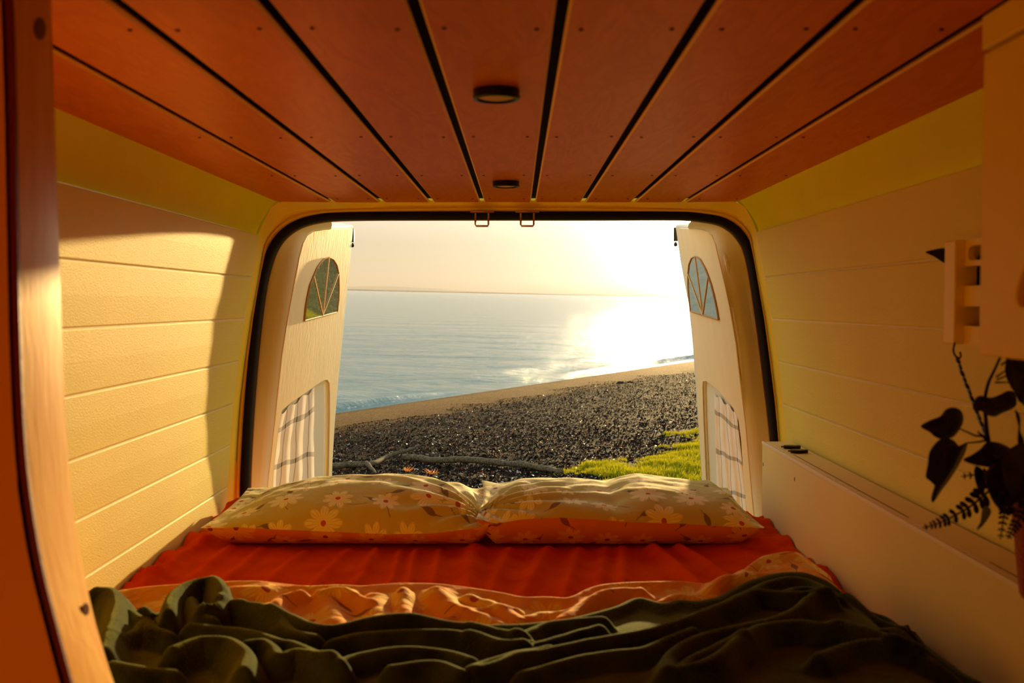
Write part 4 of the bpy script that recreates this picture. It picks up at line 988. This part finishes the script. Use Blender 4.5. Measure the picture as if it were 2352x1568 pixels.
# mattress + fitted sheet
b = MB(); b.box((-.735, .4, -.99), (.59, 2.64, -.575)); tag(b.build('mattress', mat('mattress_ticking', hexc('c8b090'), .9), bevel=.03), 'mattress under the rust coloured sheet', 'mattress')
ZS = -.540
def sheet():
    nx, ny = 420, 300; xs = np.linspace(-.738, .600, nx); ys = np.linspace(1.0, 2.655, ny); Y, X = np.meshgrid(ys, xs, indexing='ij')
    Z = np.full(X.shape, ZS)
    folds = [((1500, 1262), (1560, 1310), (1630, 1370), .013, .022), ((1560, 1262), (1640, 1310), (1690, 1345), .012, .02), ((1430, 1262), (1432, 1320), (1436, 1400), .010, .02), ((1390, 1262), (1380, 1330), (1370, 1400), .008, .02),
             ((1330, 1264), (1310, 1330), (1290, 1400), .009, .02), ((1260, 1266), (1225, 1330), (1190, 1400), .012, .024), ((1170, 1268), (1140, 1330), (1120, 1400), .010, .022), ((1090, 1262), (1080, 1320), (1080, 1400), .014, .03),
             ((1010, 1268), (1000, 1320), (990, 1380), .008, .016), ((955, 1270), (945, 1310), (935, 1380), .009, .013), ((920, 1270), (905, 1320), (890, 1370), .008, .012), ((865, 1270), (830, 1330), (800, 1380), .010, .018),
             ((800, 1270), (740, 1330), (690, 1380), .008, .018), ((700, 1272), (640, 1320), (590, 1370), .008, .018), ((600, 1268), (550, 1310), (500, 1360), .009, .018), ((530, 1262), (470, 1310), (400, 1365), .009, .02), ((490, 1240), (420, 1290), (330, 1360), .009, .018)]
    for a, c, d, am, w in folds:
        P = px2xy([a, c, d], ZS); P = cm(P, 6); D = poly_d(X, Y, P); Z += am*1.15*np.exp(-(D/(w*.72))**2)
    # rumpled edge against the box at right and along the wall at left
    e = np.clip((X-.40)/.18, 0, 1); R = fbm(X*1.0+Y*.6, Y, 13.0, 2); Z += e*(.012+.014*np.abs(R))*(Y < 2.5)
    e = np.clip((-.66-X)/.06, 0, 1); Z += e*(.006+.014*np.abs(fbm(X, Y, 15, 4)))+.012*e*np.exp(-((Y-2.0)/.10)**2)*np.abs(fbm(X, Y, 34, 2))
    Z += .002*fbm(X, Y, 9, 1)
    Z -= .03*np.clip((np.abs(X+.069)-.655)/.02, 0, 1)**2*0
    V = np.stack([X.ravel(), Y.ravel(), Z.ravel()], 1); Fc = gridfaces(ny, nx)
    # skirt
    o = arr_mesh('fitted_sheet', V, Fc, SHEET); md = o.modifiers.new('thick', 'SOLIDIFY'); md.thickness = .006; md.offset = -1
    tag(o, 'rumpled rust red fitted sheet stretched over the mattress', 'bed sheet')
    # tufts of sheet pushed up at the left wall
    for (u, v, Yt, pts, lab) in ((520, 1180, 2.50, [(500, 1215), (508, 1180), (522, 1157), (548, 1150), (552, 1175), (545, 1215)], 'corner'),):
        base = [at(p[0], p[1], Yt) for p in pts]; c = sum(base, Vector())/len(base)
        rings = []; 
        for k, (sc, dy) in enumerate(((1.0, .05), (1.0, .0), (.8, -.02), (.45, -.03), (.05, -.028))):
            L_ = [c+(p-c)*sc*(1+.12*1.9*noise.noise(p*60+Vector((k*2, 0, 0))))+Vector((0, dy+.022*noise.noise(p*70+Vector((0, k, 0))), 0)) for p in catmull(base+[base[0]], 5)[:-1]]; rings.append(L_)
        b = MB(); b.grid(rings, True); q = b.build('sheet_bunch', SHEET, None, smooth=True); q.parent = o; q['label'] = 'bunched up %s of the sheet against the left wall' % lab
sheet()

def pillow(x0, x1, top, seam_px, name_lab, seed, wr):
    nx, ny = 150, 90
    yf, yb = 2.205, 2.60; xm = (x0+x1)/2; hw = (x1-x0)/2
    tx = [(at(u, v, 2.42).x, at(u, v, 2.42).z) for u, v in top]
    txx = [p[0] for p in tx]; tzz = [p[1] for p in tx]
    sx = [at(u, v, 2.24).x for u, v in seam_px]; sz = [at(u, v, 2.215).z for u, v in seam_px]
    def outline(a, b_):        # square with ear corners
        k = 1-.035*(1-abs(a)**6)*0-.05*(1-a*a)*0
        x = xm+hw*a*(1-.035*(1-b_*b_)); y = (yf+yb)/2+(yb-yf)/2*b_*(1-.06*(1-abs(a)**3)*0)*(1+.0)
        return x, y
    objs = []
    for side in (1, -1):
        P = []
        for j in range(ny+1):
            row = []
            for i in range(nx+1):
                a = -1+2*i/nx; b_ = -1+2*j/ny
                a = math.copysign(abs(a)**.85, a); b_ = math.copysign(abs(b_)**.8, b_)
                x, y = outline(a, b_)
                zs_ = float(np.interp(x, sx, sz)); zs_ = zs_+.02*(b_+1)*.4
                # pinched sides, bulging front
                g = (1-abs(b_)**3.0)**.62; ga = (1-abs(a)**7)**.55
                y2 = y-.02*(1-b_)*.5*(1-a**4)*(-1) if False else y
                if side == 1:
                    zt_ = float(np.interp(x, txx, tzz)); H = max(.006, zt_-zs_+.004); z = zs_+H*g*min(1, ga*1.15)
                else:
                    H = zs_-(ZS+.006); z = zs_-H*min(1, g*1.3)*min(1, ga*1.3)
                wv = g*ga
                # wrinkles running towards the pinched inner corner
                cx = x1 if wr > 0 else x0; dx = (x-cx); dy = (y-(yf+.08)); rad = math.hypot(dx, dy)+.02; th = math.atan2(dy, dx)
                w = math.exp(-(rad/.30)**2)*.009*math.sin(th*17+2.5*noise.noise((x*9, y*9, seed)))
                w += .0035*noise.noise((x*16, y*24, seed))+.0035*noise.noise((x*7+3, y*9, seed))
                if side == 1: z += w*min(1, wv*1.6)
                else: z += w*.25*min(1, wv)
                row.append((x, y, z))
            P.append(row)
        A_p = np.array(P); dl = np.hypot(np.diff(A_p[:, :, 1], axis=0), np.diff(A_p[:, :, 2], axis=0)); cum = np.concatenate([np.zeros((1, nx+1)), np.cumsum(dl, 0)]).mean(1, keepdims=True)+0*A_p[:, :, 0]
        UV = np.stack([A_p[:, :, 0]+.3*seed, (cum if side == 1 else -cum)+.2*seed], -1).reshape(-1, 2)
        b = MB(); b.grid(P)
        if side == 1:
            main = b.build('pillow', F_TOP, None, smooth=True, uv=UV); tag(main, name_lab, 'pillow')
        else:
            u = b.build('underside', F_UND, None, smooth=True, uv=UV); u.parent = main; u['label'] = 'peach flowered underside'
pillow(-.690, -.052, [(470, 1214), (500, 1196), (560, 1162), (640, 1126), (700, 1112), (760, 1104), (870, 1098), (930, 1100), (990, 1110), (1050, 1128), (1090, 1150), (1110, 1172), (1128, 1200)],
       [(470, 1210), (560, 1208), (640, 1213), (760, 1218), (900, 1224), (1000, 1222), (1080, 1212), (1128, 1202)], 'left of two flowered pillows, smooth top with creases towards the middle', 1.3, 1)
pillow(-.092, .536, [(1098, 1165), (1110, 1148), (1140, 1135), (1200, 1122), (1240, 1118), (1290, 1119), (1360, 1118), (1395, 1124), (1430, 1110), (1470, 1104), (1530, 1110), (1600, 1118), (1650, 1120), (1680, 1142), (1715, 1178), (1755, 1212)],
       [(1098, 1190), (1140, 1200), (1200, 1190), (1280, 1186), (1360, 1190), (1440, 1196), (1560, 1200), (1650, 1206), (1755, 1210)], 'right of two flowered pillows, rumpled top and pointed outer corner', 4.1, -1)

def drape(name, sil, zsil, ynear, ridges, xr, material, nx, ny, back_drop, uvs, noise_amp, thick, lab, cat, base_fn):
    """cloth lying on the bed: columns over X, rows from the far silhouette line towards the viewer"""
    S = np.array([tuple(atz(p[0], p[1], p[2] if len(p) > 2 else zsil)) for p in sil]); o = np.argsort(S[:, 0]); S = S[o]
    xs = np.linspace(xr[0], xr[1], nx)
    yt = np.interp(xs, S[:, 0], S[:, 1]); zt = np.interp(xs, S[:, 0], S[:, 2])
    k = np.ones(9)/9; yt = np.convolve(np.pad(yt, 4, 'edge'), k, 'valid'); zt = np.convolve(np.pad(zt, 4, 'edge'), k, 'valid')
    t = np.linspace(0, 1, ny)**1.15
    X = np.repeat(xs[None], ny, 0); Y = yt[None]+(ynear-yt[None])*t[:, None]
    Z = base_fn(X, Y, zt[None]+0*X, Y-yt[None])
    A = np.zeros(X.shape)
    acc = np.zeros(X.shape)
    for rd in ridges:
        px, zc, w, am = rd[:4]
        P = cm(px2xy(px, zc), 5); D = poly_d(X, Y, P); acc += np.power(np.maximum(1.15*am*np.exp(-(D/w)**2), 0), 3)
    Z = Z+np.cbrt(acc)
    Z += noise_amp*fbm(X, Y, 14, 6)*np.clip((yt[None]-Y)/.03, .1, 1)
    # far edge rolls over and down
    rows = [(.012, -.006), (.020, -.020), (.022, -.040), (.018, back_drop)]
    Xb = np.repeat(xs[None], len(rows), 0); Yb = np.stack([yt+r_[0] for r_ in rows][::-1]); Zb = np.stack([Z[0]+(r_[1] if r_[1] > back_drop*.99 else back_drop) for r_ in rows][::-1])
    X = np.concatenate([Xb, X]); Y = np.concatenate([Yb, Y]); Z = np.concatenate([Zb, Z]); n = X.shape[0]
    V = np.stack([X.ravel(), Y.ravel(), Z.ravel()], 1)
    dzy = np.abs(np.gradient(Z, axis=0)); cum = np.cumsum(np.hypot(dzy, np.gradient(Y, axis=0)), 0)
    UV = np.stack([X.ravel()*uvs, cum.ravel()*uvs], 1)
    ob = arr_mesh(name, V, gridfaces(n, nx), material, uv=UV)
    md = ob.modifiers.new('thick', 'SOLIDIFY'); md.thickness = thick; md.offset = -1
    return tag(ob, lab, cat)

ZD = -.452
dsil = [(150, 1368), (205, 1362), (250, 1368), (330, 1356), (400, 1350), (470, 1346), (530, 1342), (600, 1342), (640, 1350), (700, 1354), (780, 1350), (830, 1354), (916, 1347), (1000, 1348), (1080, 1358), (1150, 1368), (1200, 1380), (1260, 1378), (1310, 1383), (1345, 1362), (1380, 1350), (1450, 1344), (1500, 1343), (1570, 1342), (1620, 1350), (1665, 1352), (1695, 1332, -.46), (1720, 1305, -.475), (1750, 1284, -.485), (1800, 1273, -.49), (1840, 1274, -.495), (1875, 1288, -.50), (1905, 1325, -.505), (1925, 1350, -.51)]
dr = [([(440, 1370), (520, 1352), (600, 1350)], -.440, .03, .016), ([(520, 1412), (570, 1400), (625, 1382), (645, 1368), (690, 1356)], -.440, .016, .016), ([(690, 1356), (640, 1372), (655, 1402), (668, 1440)], -.44, .012, .010),
      ([(735, 1352), (790, 1350), (850, 1372)], -.44, .014, .014), ([(750, 1360), (770, 1400), (790, 1440)], -.44, .02, .012), ([(860, 1356), (870, 1400), (860, 1440)], -.44, .02, .010),
      ([(925, 1350), (930, 1390), (945, 1440)], -.44, .014, .013), ([(1000, 1352), (1040, 1380), (1100, 1400), (1150, 1420)], -.44, .02, .014), ([(1080, 1362), (1140, 1380), (1190, 1410)], -.44, .016, .012),
      ([(1020, 1400), (1100, 1385), (1180, 1388)], -.44, .014, .010), ([(1215, 1405), (1260, 1392), (1310, 1388)], -.44, .014, .010), ([(1290, 1418), (1340, 1385), (1390, 1360), (1470, 1352)], -.44, .018, .018),
      ([(1470, 1350), (1474, 1370), (1476, 1395)], -.44, .01, .010), ([(1520, 1368), (1560, 1356), (1620, 1362)], -.44, .014, .010), ([(1640, 1376), (1700, 1350), (1740, 1315), (1800, 1300)], -.46, .018, .016), ([(600, 1440), (560, 1415), (520, 1420)], -.44, .016, .010)]
def dbase(X, Y, ZT_, d):
    return ZT_-.004+.006*np.exp(-(d/.03)**2)-.012*(1-np.exp(d/.10))
drape('duvet', dsil, ZD, 1.02, dr, (-.715, .575), F_DUV, 420, 180, -.085, 1.0, .0035, .004, 'folded back flowered duvet in peach and cream between sheet and blanket', 'duvet', dbase)

ZB = -.435
bsil = [(120, 1372), (205, 1366), (222, 1362), (246, 1366), (270, 1382), (296, 1402), (330, 1408), (375, 1404), (395, 1388), (420, 1368), (455, 1357), (485, 1356), (506, 1374), (516, 1404), (560, 1423), (602, 1431), (640, 1440), (700, 1460), (748, 1468), (800, 1462), (861, 1451), (950, 1442), (1023, 1436), (1120, 1431), (1200, 1429), (1300, 1419), (1340, 1410), (1400, 1394), (1430, 1384), (1455, 1370), (1480, 1368), (1500, 1378), (1530, 1382), (1560, 1372), (1600, 1378), (1650, 1368), (1690, 1346), (1720, 1330), (1770, 1315), (1810, 1310), (1850, 1311, -.44), (1900, 1330, -.45), (1930, 1355, -.46), (1960, 1386, -.475), (2000, 1402, -.478), (2050, 1417, -.482), (2096, 1419, -.472), (2135, 1422, -.46), (2193, 1441, -.443), (2232, 1468, -.440), (2255, 1503, -.45), (2266, 1545, -.47), (2275, 1600, -.49)]
br = [([(482, 1426), (521, 1420), (570, 1423), (602, 1432), (634, 1449), (667, 1475), (720, 1490)], -.435, .018, .026),
      ([(628, 1436), (667, 1447), (699, 1464), (748, 1473), (796, 1468), (861, 1454), (926, 1447), (991, 1449), (1056, 1454), (1120, 1463), (1200, 1478)], -.435, .014, .022),
      ([(764, 1494), (829, 1478), (926, 1471), (1023, 1471), (1088, 1484), (1153, 1507), (1200, 1505)], -.435, .013, .022),
      ([(440, 1465), (489, 1468), (553, 1471), (602, 1484), (641, 1500), (673, 1504), (715, 1523), (760, 1548)], -.435, .015, .024),
      ([(400, 1530), (440, 1513), (472, 1505), (521, 1507), (553, 1526), (566, 1546), (560, 1575)], -.432, .015, .03), ([(570, 1504), (602, 1500), (625, 1513), (641, 1533), (683, 1523), (732, 1539), (780, 1552)], -.432, .013, .026),
      ([(774, 1546), (829, 1526), (926, 1513), (1023, 1523), (1080, 1540)], -.435, .014, .02), ([(1081, 1565), (1120, 1546), (1200, 1526), (1261, 1510)], -.435, .011, .02),
      ([(1080, 1457), (1115, 1466), (1167, 1487), (1220, 1487)], -.435, .012, .016), ([(1185, 1477), (1237, 1450), (1275, 1440), (1383, 1433)], -.435, .013, .018),
      ([(1080, 1480), (1132, 1494), (1178, 1508), (1247, 1492), (1324, 1468), (1376, 1454)], -.435, .012, .018),
      ([(1101, 1567), (1185, 1538), (1261, 1522), (1324, 1508), (1394, 1496), (1498, 1475), (1568, 1450), (1624, 1423), (1673, 1402), (1728, 1379), (1777, 1382), (1847, 1386), (1900, 1384)], -.435, .013, .022),
      ([(1202, 1567), (1303, 1541), (1394, 1524), (1481, 1513), (1533, 1489), (1590, 1465)], -.435, .012, .018),
      ([(1550, 1572), (1586, 1541), (1638, 1513), (1673, 1496), (1707, 1489)], -.435, .012, .02), ([(1533, 1567), (1544, 1531), (1603, 1492), (1707, 1464), (1777, 1447), (1829, 1423), (1864, 1395), (1900, 1385)], -.435, .013, .022),
      ([(1586, 1567), (1638, 1548), (1689, 1507), (1747, 1468), (1836, 1460), (1890, 1468), (1929, 1460), (1980, 1476), (2038, 1491), (2096, 1503), (2135, 1507)], -.435, .014, .024),
      ([(1725, 1367), (1760, 1349), (1812, 1339), (1864, 1346), (1900, 1363)], -.44, .012, .014), ([(1780, 1385), (1830, 1370), (1880, 1372), (1930, 1385)], -.445, .010, .012),
      ([(2030, 1480), (2069, 1460), (2108, 1456), (2146, 1472), (2193, 1503), (2247, 1530)], -.44, .014, .022), ([(1883, 1542), (1960, 1515), (2038, 1505), (2096, 1511), (2154, 1534), (2212, 1542)], -.44, .013, .02),
      ([(1950, 1388), (2000, 1408), (2050, 1422), (2096, 1424), (2150, 1432), (2200, 1450), (2240, 1480)], -.465, .014, .014),
      # the curled loop and the standing fold at the far left
      ([(388, 1440), (390, 1417), (397, 1395), (421, 1373), (455, 1359), (485, 1358), (503, 1374), (508, 1397), (498, 1420), (470, 1424)], -.425, .011, .036),
      ([(440, 1398), (446, 1420), (462, 1440), (490, 1446)], -.432, .010, .026),
      ([(222, 1366), (250, 1374), (268, 1400), (262, 1440), (250, 1480), (240, 1520)], -.425, .016, .03), ([(300, 1420), (330, 1440), (350, 1465), (390, 1480)], -.435, .012, .02), ([(270, 1490), (310, 1470), (330, 1450)], -.435, .010, .018),
      ([(330, 1412), (370, 1430), (395, 1450)], -.435, .010, .014), ([(260, 1545), (330, 1560), (400, 1568)], -.432, .012, .02), ([(900, 1560), (1000, 1550), (1060, 1572)], -.435, .012, .02),
      ([(2250, 1570), (2256, 1552), (2270, 1548), (2284, 1562)], -.44, .008, .02)]
def bbase(X, Y, ZT_, d):
    return ZT_-.020+.012*np.exp(-(d/.02)**2)+.010*(1-np.exp(d/.12))-.0*X
drape('fleece_blanket', bsil, ZB, .98, br, (-.722, .588), FLEECE, 560, 330, -.050, 1.0, .0012, .006, 'dark olive green fleece blanket heaped in folds across the foot of the bed', 'blanket', bbase)

for o in list(bpy.data.objects):
    if '_base' in o: del o['_base']
